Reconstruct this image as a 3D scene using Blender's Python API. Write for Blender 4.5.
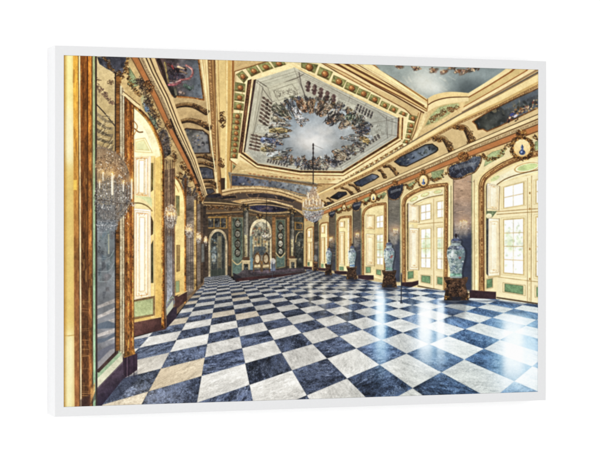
import bpy, math
import numpy as np
from mathutils import Matrix, Vector

R = math.radians
scene = bpy.context.scene
for o in list(bpy.data.objects):
    bpy.data.objects.remove(o, do_unlink=True)

# ------------------------------------------------------------------ camera
# solved from the corners of the frame and of the print (a 3:2 print, 90 x 60 cm)
FOC, YAW, PITCH, ROLL = 1937.24, -0.3459, 0.0039, 0.0007      # focal length in pixels of the 600 x 460 picture
TVEC = np.array([0.0207, 0.0017, 3.4569])
cy, sy, cp, sp, cr, sr = (math.cos(YAW), math.sin(YAW), math.cos(PITCH), math.sin(PITCH), math.cos(ROLL), math.sin(ROLL))
ROT = (np.array([[cr, -sr, 0], [sr, cr, 0], [0, 0, 1]]) @ np.array([[1, 0, 0], [0, cp, -sp], [0, sp, cp]])
       @ np.array([[cy, 0, sy], [0, 1, 0], [-sy, 0, cy]]))
HANG = 1.5                                                     # height of the print's centre
to_world = lambda v: Vector((v[0], v[2], -v[1]))
cpos = -ROT.T @ TVEC
cam_data = bpy.data.cameras.new('camera')
cam = bpy.data.objects.new('camera', cam_data)
scene.collection.objects.link(cam)
right, up, back = to_world(ROT[0]), to_world(-ROT[1]), to_world(-ROT[2])
M = Matrix((right, up, back)).transposed().to_4x4()
M.translation = to_world(cpos) + Vector((0, 0, HANG))
cam.matrix_world = M
cam_data.sensor_width = 36.0
cam_data.lens = FOC * 36.0 / 600.0
cam_data.clip_start, cam_data.clip_end = 0.05, 100.0
scene.camera = cam

# ------------------------------------------------------------------ light: a soft white studio
world = bpy.data.worlds.new('World')
scene.world = world
world.use_nodes = True
bg = world.node_tree.nodes['Background']
bg.inputs[0].default_value = (1.0, 1.0, 1.0, 1)
bg.inputs[1].default_value = WORLD_STRENGTH = 1.05


def area(name, loc, aim, sx, sz, power, col=(1, 1, 1)):
    d = bpy.data.lights.new(name, 'AREA')
    d.shape, d.size, d.size_y, d.energy, d.color = 'RECTANGLE', sx, sz, power, col
    o = bpy.data.objects.new(name, d)
    scene.collection.objects.link(o)
    o.location = loc
    o.rotation_euler = (Vector(aim) - Vector(loc)).to_track_quat('-Z', 'Y').to_euler()
    return o


area('softbox_front', (0.3, -5.0, 1.45), (0, 0, HANG), 4.0, 3.0, 42)
area('softbox_side', (-4.6, -1.9, 1.8), (-.4, 0, HANG), 2.4, 3.0, 95)
scene.view_settings.view_transform = 'Standard'
scene.view_settings.look = 'None'
scene.view_settings.exposure = 0.0
scene.view_settings.gamma = 1.0

# ------------------------------------------------------------------ the printed picture
# The print shows a gilded hall. It is painted here stroke by stroke into a pixel array (no file is read), in the
# pixel grid of the photograph, and then squared up to the flat 3:2 sheet.
S, X0, Y0, X1, Y1 = 4, 60, 50, 544, 412
CW, CH = (X1 - X0) * S, (Y1 - Y0) * S
CAN = np.zeros((CH, CW, 3), np.float32)
rng = np.random.default_rng(7)


def fft_noise(n, slope, seed, lo=1.0):
    r = np.random.default_rng(seed)
    f = np.fft.fftfreq(n) * n
    k = np.hypot(*np.meshgrid(f, f))
    k[0, 0] = 1
    a = np.where(k < lo, 0, k ** -slope)
    z = np.fft.ifft2(np.fft.fft2(r.standard_normal((n, n))) * a).real
    return ((z - z.mean()) / z.std()).astype(np.float32)


NZ = [fft_noise(1024, 1.0, 1, 3), fft_noise(1024, 1.5, 2, 4), fft_noise(1024, 0.6, 3, 40)]


def noise(x, y, k=4.0, which=0, off=0, kx=None):
    kx = k if kx is None else kx
    i = (np.floor(y * k + off * 137)).astype(np.int64) % 1024
    j = (np.floor(x * kx + off * 271)).astype(np.int64) % 1024
    return NZ[which][i, j]


def win(x0, y0, x1, y1):
    a, b = max(0, int((x0 - X0) * S)), min(CW, int((x1 - X0) * S) + 2)
    c, d = max(0, int((y0 - Y0) * S)), min(CH, int((y1 - Y0) * S) + 2)
    if b <= a or d <= c:
        return None
    x = (np.arange(a, b, dtype=np.float32) + .5) / S + X0
    y = (np.arange(c, d, dtype=np.float32) + .5) / S + Y0
    X, Y = np.meshgrid(x, y)
    return (slice(c, d), slice(a, b)), X, Y


def put(sl, m, col, a=1.0, mode='mix'):
    m = (np.clip(m, 0, 1) * a)[..., None].astype(np.float32)
    c = np.asarray(col, np.float32)
    if mode == 'mix':
        CAN[sl] += (c - CAN[sl]) * m
    elif mode == 'screen':
        CAN[sl] = 255 - (255 - CAN[sl]) * (1 - c / 255 * m)
    elif mode == 'mul':
        CAN[sl] *= 1 - m + m * c / 255


def pd_poly(X, Y, P):
    n = len(P)
    d = np.full(X.shape, 1e9, np.float32)
    ins = np.zeros(X.shape, bool)
    for i in range(n):
        (ax, ay), (bx, by) = P[i], P[(i + 1) % n]
        ex, ey = bx - ax, by - ay
        L = ex * ex + ey * ey + 1e-9
        t = np.clip(((X - ax) * ex + (Y - ay) * ey) / L, 0, 1)
        d = np.minimum(d, (X - ax - t * ex) ** 2 + (Y - ay - t * ey) ** 2)
        if ay != by:
            ins ^= ((ay > Y) != (by > Y)) & (X < (bx - ax) * (Y - ay) / (by - ay) + ax)
    d = np.sqrt(d)
    return np.where(ins, -d, d)


def shade(col, X, Y, tex=0, k=4, which=0, off=0, kx=None):
    """a colour, or a gradient (colour a, colour b, point a, point b), with grain"""
    if isinstance(col[0], (tuple, list)):
        c0, c1, p0, p1 = col
        dx, dy = p1[0] - p0[0], p1[1] - p0[1]
        t = np.clip(((X - p0[0]) * dx + (Y - p0[1]) * dy) / (dx * dx + dy * dy), 0, 1)[..., None]
        c = np.array(c0, np.float32) * (1 - t) + np.array(c1, np.float32) * t
    else:
        c = np.broadcast_to(np.array(col, np.float32), X.shape + (3,))
    if tex:
        c = c * (1 + tex * noise(X, Y, k, which, off, kx))[..., None]
    return np.clip(c, 0, 255)


_off = [0]


def fill(P, col, a=1.0, soft=.35, tex=.035, k=4, which=0, mode='mix', edge=None, ew=.5, kx=None):
    xs, ys = [p[0] for p in P], [p[1] for p in P]
    w = win(min(xs) - 1 - soft, min(ys) - 1 - soft, max(xs) + 1 + soft, max(ys) + 1 + soft)
    if w is None:
        return
    sl, X, Y = w
    _off[0] += 1
    d = pd_poly(X, Y, P)
    put(sl, .5 - d / soft, shade(col, X, Y, tex, k, which, _off[0], kx), a, mode)
    if edge is not None:
        put(sl, (ew / 2 - np.abs(d + ew / 2)) / .35 + .5, edge, .62)


def smooth(P, n=6, closed=False):
    P = [np.array(p, float) for p in P]
    m = len(P)
    out = []
    rngm = range(m if closed else m - 1)
    for i in rngm:
        if closed:
            a, b, c, d = P[i - 1], P[i], P[(i + 1) % m], P[(i + 2) % m]
        else:
            a, b, c, d = P[max(i - 1, 0)], P[i], P[i + 1], P[min(i + 2, m - 1)]
        for k in range(n):
            t = k / n
            out.append(tuple(.5 * (2 * b + (c - a) * t + (2 * a - 5 * b + 4 * c - d) * t * t + (3 * b - a - 3 * c + d) * t ** 3)))
    if not closed:
        out.append(tuple(P[-1]))
    return out


def stroke(P, w, col, a=1.0, soft=.35, tex=.08, w1=None, mode='mix', k=4, dash=None):
    xs, ys = [p[0] for p in P], [p[1] for p in P]
    mw = max(w, w1 or 0) / 2 + 1
    v = win(min(xs) - mw, min(ys) - mw, max(xs) + mw, max(ys) + mw)
    if v is None:
        return
    sl, X, Y = v
    best = np.full(X.shape, 1e9, np.float32)
    at = np.zeros(X.shape, np.float32)
    ln = [0]
    for p, q in zip(P, P[1:]):
        ln.append(ln[-1] + math.hypot(q[0] - p[0], q[1] - p[1]))
    for i, (p, q) in enumerate(zip(P, P[1:])):
        ex, ey = q[0] - p[0], q[1] - p[1]
        L = ex * ex + ey * ey + 1e-9
        t = np.clip(((X - p[0]) * ex + (Y - p[1]) * ey) / L, 0, 1)
        d = np.hypot(X - p[0] - t * ex, Y - p[1] - t * ey)
        m = d < best
        best = np.where(m, d, best)
        at = np.where(m, ln[i] + t * (ln[i + 1] - ln[i]), at)
    ww = w if w1 is None else w + (w1 - w) * at / max(ln[-1], 1e-6)
    m = (ww / 2 - best) / soft + .5
    if dash:
        m = np.minimum(m, (np.abs((at / dash) % 1 - .5) * 2 - .4) * dash / soft * 1.2 + .2)
    _off[0] += 1
    put(sl, m, shade(col, X, Y, tex, k, 0, _off[0]), a, mode)


def ell(cx, cy, rx, ry, col, rot=0, a=1.0, soft=.4, tex=.08, mode='mix', k=4):
    r = max(rx, ry) + 1 + soft
    v = win(cx - r, cy - r, cx + r, cy + r)
    if v is None:
        return
    sl, X, Y = v
    c, s = math.cos(rot), math.sin(rot)
    u, w = (X - cx) * c + (Y - cy) * s, -(X - cx) * s + (Y - cy) * c
    q = np.hypot(u / rx, w / ry)
    _off[0] += 1
    put(sl, (1 - q) * min(rx, ry) / soft + .5, shade(col, X, Y, tex, k, 0, _off[0]), a, mode)


def glow(cx, cy, rx, ry, col, a=1.0, mode='screen', p=1.0):
    v = win(cx - 3 * rx, cy - 3 * ry, cx + 3 * rx, cy + 3 * ry)
    if v is None:
        return
    sl, X, Y = v
    put(sl, np.exp(-(((X - cx) / rx) ** 2 + ((Y - cy) / ry) ** 2) ** p), col, a, mode)


def lerp(p, q, t):
    return (p[0] + (q[0] - p[0]) * t, p[1] + (q[1] - p[1]) * t)


def bands(A, B, stops, tex=.028, soft=.4):
    """parallel mouldings between two edge lines of equally many points: stops = [(t0, t1, colour)]"""
    for t0, t1, c in stops:
        fill([lerp(p, q, t0) for p, q in zip(A, B)] + [lerp(p, q, t1) for p, q in zip(A, B)][::-1], c, soft=soft, tex=tex)


def along(P, step):
    d = 0
    nxt = 0
    for p, q in zip(P, P[1:]):
        L = math.hypot(q[0] - p[0], q[1] - p[1])
        while nxt <= d + L:
            t = (nxt - d) / L
            yield lerp(p, q, t), math.atan2(q[1] - p[1], q[0] - p[0])
            nxt += step
        d += L


def rope(P, w, step, dark, light):
    stroke(P, w, dark, .8)
    for k, ((x, y), an) in enumerate(along(P, step)):
        ell(x + rng.normal(0, .1), y + rng.normal(0, .1), step * .34, w * .36, light, an + .6, .85, tex=.15)
        if k % 2:
            ell(x, y, step * .2, w * .15, dark, an, .7)


def curl(x, y, r, col, w, a=.9):
    a0, turn = rng.uniform(0, 6.28), rng.choice([-1, 1]) * rng.uniform(2, 5)
    e = rng.uniform(.5, 1)
    P = [(x + r * (1 - .6 * t) * math.cos(a0 + turn * t), y + e * r * (1 - .6 * t) * math.sin(a0 + turn * t)) for t in np.linspace(0, 1, 7)]
    stroke(P, w, col, a, .35, w1=w * .5)


DARK, MID, GOLD, HIGH = (52, 34, 22), (112, 74, 36), (190, 140, 66), (244, 214, 148)


def orn(cx, cy, rx, ry, n, dark=DARK, mid=MID, gold=GOLD, high=HIGH, rot=0, sz=1.0, base=.0):
    """a carved, gilded cluster: dark hollows, scrolls and catching lights"""
    c, s = math.cos(rot), math.sin(rot)
    if base:
        ell(cx, cy, rx, ry, mid, rot, base, 1.0, tex=.3)
    for k in range(n):
        rr, an = math.sqrt(rng.random()), rng.uniform(0, 6.283)
        u, v = rx * rr * math.cos(an), ry * rr * math.sin(an)
        x, y = cx + u * c - v * s, cy + u * s + v * c
        q = rng.random()
        r = sz * rng.uniform(.8, 2.0)
        if q < .4:
            curl(x, y, r, dark, .8 * sz)
        elif q < .65:
            curl(x, y, r, mid, .9 * sz)
        elif q < .88:
            curl(x, y, r * .8, gold, .6 * sz)
        else:
            ell(x, y, .45 * sz, .35 * sz, high, rng.uniform(0, 3), .9)


def garland(P, w, n, **kw):
    for k in range(n):
        t = (k + .5) / n * (len(P) - 1)
        i = min(int(t), len(P) - 2)
        p = lerp(P[i], P[i + 1], t - i)
        orn(p[0], p[1], w * rng.uniform(.7, 1.3), w * rng.uniform(.6, 1.2), 6, sz=.75, **kw)


def T(tx, ty, *f):
    """points read off a 7.5 times enlarged tile whose corner is tx, ty"""
    return [(tx + f[i] / 7.5, ty + f[i + 1] / 7.5) for i in range(0, len(f), 2)]


def hom(src, dst):
    A = []
    for (x, y), (u, v) in zip(src, dst):
        A.append([x, y, 1, 0, 0, 0, -u * x, -u * y, -u])
        A.append([0, 0, 0, x, y, 1, -v * x, -v * y, -v])
    A = np.array(A, float)
    return np.linalg.svd(A)[2][-1].reshape(3, 3)


def hmap(H, X, Y):
    w = H[2, 0] * X + H[2, 1] * Y + H[2, 2]
    return (H[0, 0] * X + H[0, 1] * Y + H[0, 2]) / w, (H[1, 0] * X + H[1, 1] * Y + H[1, 2]) / w


def sub(q, s0, t0, s1, t1):
    """the part of a quad (TL, TR, BR, BL) between the fractions s0..s1 across and t0..t1 down, in perspective"""
    H = hom([(0, 0), (1, 0), (1, 1), (0, 1)], q)
    return [tuple(float(v) for v in hmap(H, s, t)) for s, t in ((s0, t0), (s1, t0), (s1, t1), (s0, t1))]


def painting(P, base, blots, n, edge=(70, 45, 25), ew=1.0, sz=2.5, tex=.22):
    """an old oil panel: a murky ground with soft figures"""
    fill(P, base, tex=tex, k=2.5, which=1)
    xs, ys = [p[0] for p in P], [p[1] for p in P]
    v = win(min(xs) - sz - 2, min(ys) - sz - 2, max(xs) + sz + 2, max(ys) + sz + 2)
    sl, X, Y = v
    keep = CAN[sl].copy()
    for k in range(n):
        x, y = rng.uniform(min(xs), max(xs)), rng.uniform(min(ys), max(ys))
        c = blots[rng.integers(len(blots))]
        r = sz * rng.uniform(.25, 1)
        ell(x, y, r, r * rng.uniform(.3, .8), c, rng.uniform(0, 3.1), rng.uniform(.35, .9), .8, tex=.2)
    m = np.clip(.5 - pd_poly(X, Y, P) / .4, 0, 1)[..., None]
    CAN[sl] = keep * (1 - m) + CAN[sl] * m
    if ew:
        stroke(P + [P[0]], ew, edge, .9, tex=.2)

# ---- ceiling: cream vault everywhere first
fill([(60, 50), (544, 50), (544, 170), (300, 225), (196, 225), (60, 110)], ((214, 184, 128), (188, 152, 100), (380, 60), (260, 220)), tex=.04, k=3)
# the flat beam on the left of the big painted field
bands([(203, 52), (206, 100), (211, 150), (217, 200)], [(233, 52), (232.5, 100), (231, 150), (231, 200)],
      [(0, .16, (236, 208, 148)), (.16, .34, (168, 128, 76)), (.34, .42, (120, 84, 48)), (.42, .75, (226, 194, 128)), (.75, .97, (201, 160, 92)), (.97, 1.04, (150, 100, 52))])
rope([(209.5, 56), (210.5, 80), (212.5, 112), (214, 140), (215.5, 170)], 4.2, 1.5, (112, 76, 44), (198, 156, 100))
for (x, y, h) in ((222.5, 120, 8), (221.8, 163, 4.5), (222, 181, 3)):
    orn(x, y, 2.8, h, int(h * 6), mid=(84, 56, 30), gold=(120, 84, 44), high=(170, 126, 70))
fill([(221, 178), (225.5, 178), (225.5, 190), (221, 190)], (70, 52, 40))
for x0, x1, c, w in ((204.5, 213.2, (170, 128, 78), .5), (218, 220.2, (150, 108, 62), .6), (227, 225.4, (244, 218, 158), 1.6), (231.4, 229.6, (236, 206, 146), .6), (215.6, 216.8, (240, 212, 152), .9)):
    stroke([(x0, 54), (lerp((x0, 54), (x1, 200), .5)[0] + .6, 120), (x1, 200)], w, c, .8)
# mouldings from the top edge down to the right, around the green border
A = [(286, 50), (310, 55), (350, 76), (400, 100), (426, 113)]
B = [(345, 50), (370, 62), (392, 74), (412, 89), (427.5, 103)]
bands(A, B, [(0, .16, (232, 204, 148)), (.16, .24, (120, 74, 38)), (.24, .36, (222, 186, 120)), (.36, .46, (108, 70, 38)),
             (.46, .62, (236, 204, 138)), (.62, 1, (246, 222, 160))])
stroke([(331, 60), (350, 71), (372, 84), (395, 96), (426, 114)], 1.3, (96, 62, 34))
stroke([(356, 63), (376, 76), (398, 90), (424, 106)], 1.0, (110, 74, 40))
stroke([(320, 61), (345, 73), (370, 87)], .7, (130, 84, 44))
fill([(380, 62), (427.5, 97), (427.5, 103), (370, 62)], (226, 192, 124))
stroke([(372, 64), (400, 82.5), (427.5, 101)], 1.1, (140, 96, 52))

for d, c, w in ((1.8, (150, 104, 60), .5), (3.6, (250, 230, 176), .8), (5.4, (176, 130, 80), .5), (8.2, (252, 234, 182), 1.0), (9.6, (190, 146, 92), .5)):
    stroke([(339 + d, 58), (380 + d * .8, 79.5), (427 + d * .1, 104.4 - d * .1)], w, c, .75)
# ---- painted sky at the top right
sky = [(371, 60), (380, 70), (400, 82), (427.6, 99.2)] + smooth([(427.6, 99.2), (433, 96), (440, 93.8), (449, 92.4), (459, 92.6), (468.6, 93.4)], 4)[1:] + [(485, 83), (500, 74), (513, 66), (513, 60)]
fill(sky, ((142, 152, 146), (128, 140, 140), (385, 70), (480, 85)), tex=.06, k=1.6, which=1)
keep = CAN.copy()
glow(424, 82, 18, 15, (150, 140, 112), .95)
glow(436, 88, 10, 6, (120, 116, 98), .85)
glow(470, 90, 14, 8, (90, 104, 120), .3, 'mul')
glow(480, 75, 18, 5, (60, 66, 62), .6)
for k in range(26):
    x, y = rng.uniform(398, 450), rng.uniform(70, 96)
    stroke([(x, y), (x + rng.uniform(2, 7), y + rng.uniform(2, 6))], rng.uniform(.6, 1.8), (214, 210, 190), rng.uniform(.15, .38), 1.0)
for (x, y, r, a) in ((399.5, 66.5, 4, 0), (416, 68, 3.8, -.1), (433.5, 70, 5, -.4), (444, 71.5, 4.6, -.5), (457.5, 70.5, 4.5, -.4), (463, 72, 5, -.5), (472, 69, 6, -.4), (452, 67, 5, -.3)):
    ell(x + .6, y + .6, r, 1.9, (84, 66, 52), a, .7, .9, tex=.3)
    for k in range(12):
        ell(x + rng.normal(0, r * .45), y + rng.normal(0, .9), rng.uniform(.6, 1.6), rng.uniform(.4, 1), [(190, 150, 110), (128, 84, 56), (212, 180, 140), (90, 62, 50), (150, 120, 110)][rng.integers(5)], rng.uniform(0, 3), .85)
m = np.zeros((CH, CW), bool)
sl, X, Y = win(X0, Y0, X1, Y1)
m = np.clip(.5 - pd_poly(X, Y, sky) / .4, 0, 1)[..., None]
CAN[:] = keep * (1 - m) + CAN * m
# its moulded frame, right flank and scalloped foot
bands([(520, 58), (500, 73), (484, 83.5), (468.4, 93)], [(548, 58), (540, 70), (505, 90), (461, 114.5)],
      [(0, .22, (240, 214, 154)), (.22, .30, (150, 96, 50)), (.30, .62, (212, 184, 124)), (.62, .68, (156, 100, 54)), (.68, .86, (240, 214, 158)), (.86, .97, (150, 120, 86))])
arc0 = smooth([(427.6, 99.2), (433, 96), (440, 93.8), (449, 92.4), (459, 92.6), (468.6, 93.4)], 4)
arc1 = smooth([(427.6, 112), (433, 108.5), (440, 105.5), (449, 103.4), (459, 102.2), (468.6, 101)], 4)
bands(arc0, arc1, [(-.05, .42, (234, 202, 138)), (.42, .52, (104, 66, 38)), (.52, 1.0, (240, 214, 156))])
stroke([(427.6, 99), (427.8, 106), (426, 115)], .8, (140, 100, 60))
# green spandrel with gilt scrolls
spn = T(380, 112, 330, 112, 375, 22, 440, -40, 520, -62, 590, -70, 600, -42, 520, 20, 420, 80)
fill(spn, (150, 156, 110), tex=.14, edge=(206, 176, 116), ew=1.0)
for k in range(9):
    orn(431 + k * 3.2, 121 - k * 1.75 - 2 * math.sin(k * .45), 2.6, 2.6, 9, dark=(92, 62, 36), mid=(126, 84, 50), gold=(176, 120, 70))
stroke([(422.5, 129.5), (443, 119.6), (461.5, 107.5)], .9, (226, 196, 140))
# bands leaning down to the left of the spandrel
stroke([(426, 113), (419, 131), (414, 139)], 3.2, (236, 208, 150))
stroke([(421, 112), (415.5, 131), (411.5, 140)], .8, (118, 78, 44))
stroke([(418.6, 113), (413, 131), (410, 138)], .8, (168, 116, 64))

# ---- green border with gilt rosettes round the octagon
outer = [(300, 50), (281, 57), (234.6, 71.5), (232.6, 110), (229.8, 160), (246, 171.6), (262, 178), (300, 184), (342, 184), (372, 168), (405.5, 147), (410.5, 139), (416, 119.5), (405, 109), (370, 90), (335, 71)]
fill(outer, (236, 214, 158), tex=.03)
stroke(outer + outer[:1], .9, (134, 88, 48), tex=.15)
stroke([(244, 80.5), (234.2, 155)], .5, (150, 104, 60), .7)
stroke([(236, 74.5), (233.6, 112), (231, 158)], .6, (150, 104, 60), .7)
inner0 = [(293, 62.2), (248, 78), (241, 153.5), (256, 166.5), (300, 174), (344, 175), (401.5, 138.5), (403.5, 117), (350, 92)]
fill(inner0, (240, 214, 156), tex=.05)
inner1 = [(293.6, 65.3), (251.6, 78.5), (240.5, 153.6), (256, 165.6), (300, 172.6), (343.6, 173.6), (400, 138), (401.5, 117.5)]
O = [(294.5, 67.5), (256.2, 79.3), (244.9, 152.4), (257.5, 163.2), (300, 170), (342, 170.6), (397, 136.5), (398, 118.3)]
fill([(256, 79.2), (247.4, 80.2), (238.4, 153.6), (257, 168), (257.5, 163.2), (244.9, 152.4)], (226, 190, 128), tex=.05)
fill([(251.6, 79.0), (247.8, 80.4), (238.6, 152.8), (242.2, 153.2)], (84, 54, 36), tex=.25, k=5)
fill([(250.8, 80.4), (248.8, 81.2), (239.8, 152.6), (241.2, 153)], (116, 82, 56), .7, tex=.3, k=6)
fill([(256.2, 79.2), (253.6, 80), (243.5, 152.2), (244.9, 152.6)], (62, 46, 42), tex=.2)
stroke([(252.6, 79.6), (242.8, 153)], 1.5, (236, 204, 148))
# lower and right gold rims
stroke([(242, 153.4), (257.3, 164.8), (300, 171.8), (342.4, 172.4), (398.4, 137.6)], 2.4, (94, 62, 34), tex=.2)
stroke([(241, 154.6), (257, 166.2), (300, 173.4), (343, 174), (399.6, 139)], 1.5, (238, 206, 146))
stroke([(240.4, 156), (256.7, 167.8), (300, 175), (343.4, 175.6), (400.6, 140.4)], .9, (128, 82, 42))
stroke([(398.6, 118), (397.8, 137)], 1.8, (92, 58, 34), tex=.2)
stroke([(400.4, 118), (399.6, 138)], 1.5, (222, 186, 122))
stroke([(402.6, 118), (401.8, 139)], 1.6, (132, 88, 46), tex=.2)
stroke([(405.2, 121), (404, 138.5), (400, 144), (372, 161)], 1.0, (238, 212, 156))
stroke([(294, 66), (320, 79), (350, 94), (398, 117)], 1.3, (226, 196, 136))
stroke([(294, 67.8), (320, 81), (350, 96), (398, 118.6)], .9, (128, 118, 96))


def rosette(q, r=.27):
    q = sub(q, -.02, -.02, 1.02, 1.02)
    fill(q, (140, 140, 88), tex=.14, edge=(112, 92, 52), ew=.5)
    fill(sub(q, .06, .78, .94, .98), (84, 66, 34), .6, tex=.1)
    cx, cy = [sum(p[i] for p in q) / 4 for i in (0, 1)]
    w = r * math.hypot(q[0][0] - q[2][0], q[0][1] - q[2][1]) * .74
    h = r * math.hypot(q[1][0] - q[3][0], q[1][1] - q[3][1]) * .74
    w = max(w, .8)
    h = max(min(h, w), .7)
    ell(cx + .25 * w, cy + .3 * h, w, h, (88, 54, 30), .3, .85)
    for k in range(6):
        a = k * 1.047 + .3
        ell(cx + .62 * w * math.cos(a), cy + .62 * h * math.sin(a), .38 * w, .36 * h, (160, 100, 54), 0, .8)
    ell(cx - .1 * w, cy - .1 * h, .48 * w, .45 * h, (196, 134, 76), 0, .85)
    ell(cx - .25 * w, cy - .3 * h, .2 * w, .18 * h, (250, 206, 140), 0, .9)


def cells(A, B, n, gap=.08):
    """n cells between two edge lines"""
    for k in range(n):
        a, b = (k + gap) / n, (k + 1 - gap) / n
        rosette([lerp(A[0], A[1], a), lerp(A[0], A[1], b), lerp(B[0], B[1], b), lerp(B[0], B[1], a)])


rosette(T(220, 52, 122, 168, 168, 140, 212, 190, 178, 232))
for y0, y1 in ((232, 298), (312, 368), (380, 436)):
    rosette(T(220, 52, 115 - (y0 - 230) * .05, y0 - 6, 190 - (y0 - 230) * .08, y0 + 8, 187 - (y0 - 230) * .08, y1 + 4, 110 - (y0 - 230) * .05, y1 - 6))
ys = [5, 50, 92, 134, 176, 220, 262, 304, 346]
for a, b in zip(ys, ys[1:]):
    l0, l1 = 97 - a * .06, 97 - b * .06
    r0, r1 = 165 - a * .10, 165 - b * .10
    rosette(T(220, 112, l0, a + 3, r0, a + 6, r1, b + 3, l1, b - 2), .3)
rosette(T(220, 52, 196, 126, 266, 100, 304, 152, 236, 184))
rosette(T(220, 52, 284, 96, 360, 74, 400, 122, 322, 150))
rosette(T(220, 52, 384, 72, 470, 60, 494, 94, 412, 118))
rosette(T(300, 52, 10, 76, 132, 96, 108, 158, 10, 116))
for c in ((150, 112, 245, 150, 215, 212, 128, 172), (254, 174, 346, 214, 320, 266, 236, 226), (352, 224, 440, 262, 416, 314, 332, 274),
          (446, 272, 528, 306, 504, 352, 424, 316), (534, 316, 604, 346, 584, 394, 514, 360)):
    rosette(T(300, 52, *c))
for c in ((14, 366, 74, 392, 54, 432, -4, 402), (86, 398, 138, 424, 118, 462, 66, 436)):
    rosette(T(380, 52, *c))
for c in ((160, -8, 208, 12, 196, 36, 140, 12), (222, 20, 284, 34, 262, 72, 214, 56), (210, 78, 262, 84, 252, 122, 204, 116), (204, 122, 248, 128, 240, 162, 198, 156),
          (196, 164, 238, 170, 232, 202, 190, 196), (184, 206, 226, 212, 214, 238, 168, 232)):
    rosette(T(380, 112, *c), .32)
# the lower right run of the border, seen nearly edge on
for k in range(13):
    x, y = 401 - k * 4.9, 146.5 - k * 3.0
    y = 146.5 + k * 3.0
    x = 401 - k * 4.9
    fill([(x - 2, y - .6), (x + 1.6, y - 2.8), (x + 2.4, y - 1), (x - 1.2, y + 1.4)], (150, 136, 88), tex=.2)
    ell(x, y - .6, 1.1, .8, (128, 78, 40), -.5)
for k in range(16):
    x = 246 + k * 6.2
    y = 164 + 12 * (1 - math.exp(-(x - 246) / 26)) + (x - 246) * .015
    ell(x, y + 1.3, 1.8, .9, (150, 96, 62), .2, .8, tex=.2)
    ell(x - .3, y + 1.0, .7, .4, (214, 160, 110), .2, .8)

for k in range(24):
    t = k / 23
    x, y = 402.5 - 62 * t, 145.6 + 37 * t
    for o in (-.9, .9):
        ell(x + o * .5 + rng.normal(0, .15), y + o, 1.0, .6, [(132, 88, 50), (104, 70, 42), (160, 116, 70)][rng.integers(3)], -.5, .75, tex=.2)
    ell(x, y - .1, .5, .4, (236, 204, 146), -.5, .8)
for k in range(34):
    x = 244 + k * 2.9
    y = 163.4 + 12 * (1 - math.exp(-(x - 244) / 26)) + (x - 244) * .02
    curl(x, y + 1.2, .9, [(132, 84, 54), (160, 108, 72), (104, 70, 46)][rng.integers(3)], .5)
# ---- the octagon: a painted balustrade and a ring of figures under a cloudy sky (generic)
fill(O, ((186, 180, 156), (166, 166, 154), (270, 80), (380, 140)), tex=.035, k=2)
keepO = CAN.copy()
Oc = (316, 122)
I1 = [(291.5, 76), (262.5, 87), (250, 151), (259, 159), (300, 165.5), (340, 166), (388, 134.5), (389, 121)]
ring = [(286, 92), (279, 101), (270, 130), (262, 149), (280, 160), (312, 166), (339, 163), (366, 141), (373, 127), (360, 112), (340, 101), (312, 93)]
fill(O[:1] + [O[1], (262, 88), (266, 87), (296, 77), (298, 69)], (186, 184, 160), .7, tex=.05)
stroke([(258, 81), (270, 88.5), (283, 83), (297, 78), (304, 74)], .9, (84, 76, 66), .8)
stroke([(256.6, 82), (263, 87.5), (250.4, 149)], .8, (110, 104, 92), .8)
stroke([(299, 72), (301, 84), (305, 96)], 1.1, (92, 84, 78), .8)
stroke([(262.5, 88.5), (272, 101.5)], .8, (100, 94, 84), .8)
stroke([(272, 102), (300, 93)], .7, (110, 104, 92), .8)
fill(T(220, 52, 340, 262, 570, 205, 600, 330, 420, 385), (190, 186, 160), .8, tex=.05)
for k in range(46):
    x, y = T(220, 52, rng.uniform(405, 580), 0)[0][0], 0
    t = (x - 274) / 23.3
    curl(x, 96.5 - 4.5 * t + rng.uniform(-5, 2.5), rng.uniform(.8, 1.9), (106, 98, 86), .55, .8)
stroke(T(220, 52, 398, 290, 540, 240, 588, 316, 440, 366, 398, 290), .5, (132, 124, 108), .8)
for f, c, w2 in ((.955, (206, 200, 176), .7), (.93, (128, 120, 104), .45), (.885, (140, 132, 116), .4)):
    Pi = [(Oc[0] + (px - Oc[0]) * f, Oc[1] + (py - Oc[1]) * f) for px, py in O]
    stroke(Pi + Pi[:1], w2, c, .65, .4)
for f in (.80, .76):
    Pi = [(Oc[0] + (px - Oc[0]) * f, Oc[1] + 1 + (py - Oc[1]) * f) for px, py in O]
    stroke(Pi + Pi[:1], .4, (150, 142, 124), .45, .4)
for P in ([(256, 80), (268, 88), (272, 101)], [(294, 68), (300, 84), (306, 97)], [(398, 118), (384, 121), (372, 123)], [(397, 136), (385, 134), (372, 133)], [(342, 170), (340, 165), (338, 160)], [(257, 163), (262, 158), (268, 153)], [(245, 152), (252, 150), (262, 146)], [(350, 96), (348, 104), (345, 108)], [(366, 104), (362, 110), (358, 114)]):
    stroke(P, .6, (112, 104, 92), .6, .5)
# balusters: left upper, left lower, upper right, right, lower right


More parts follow.
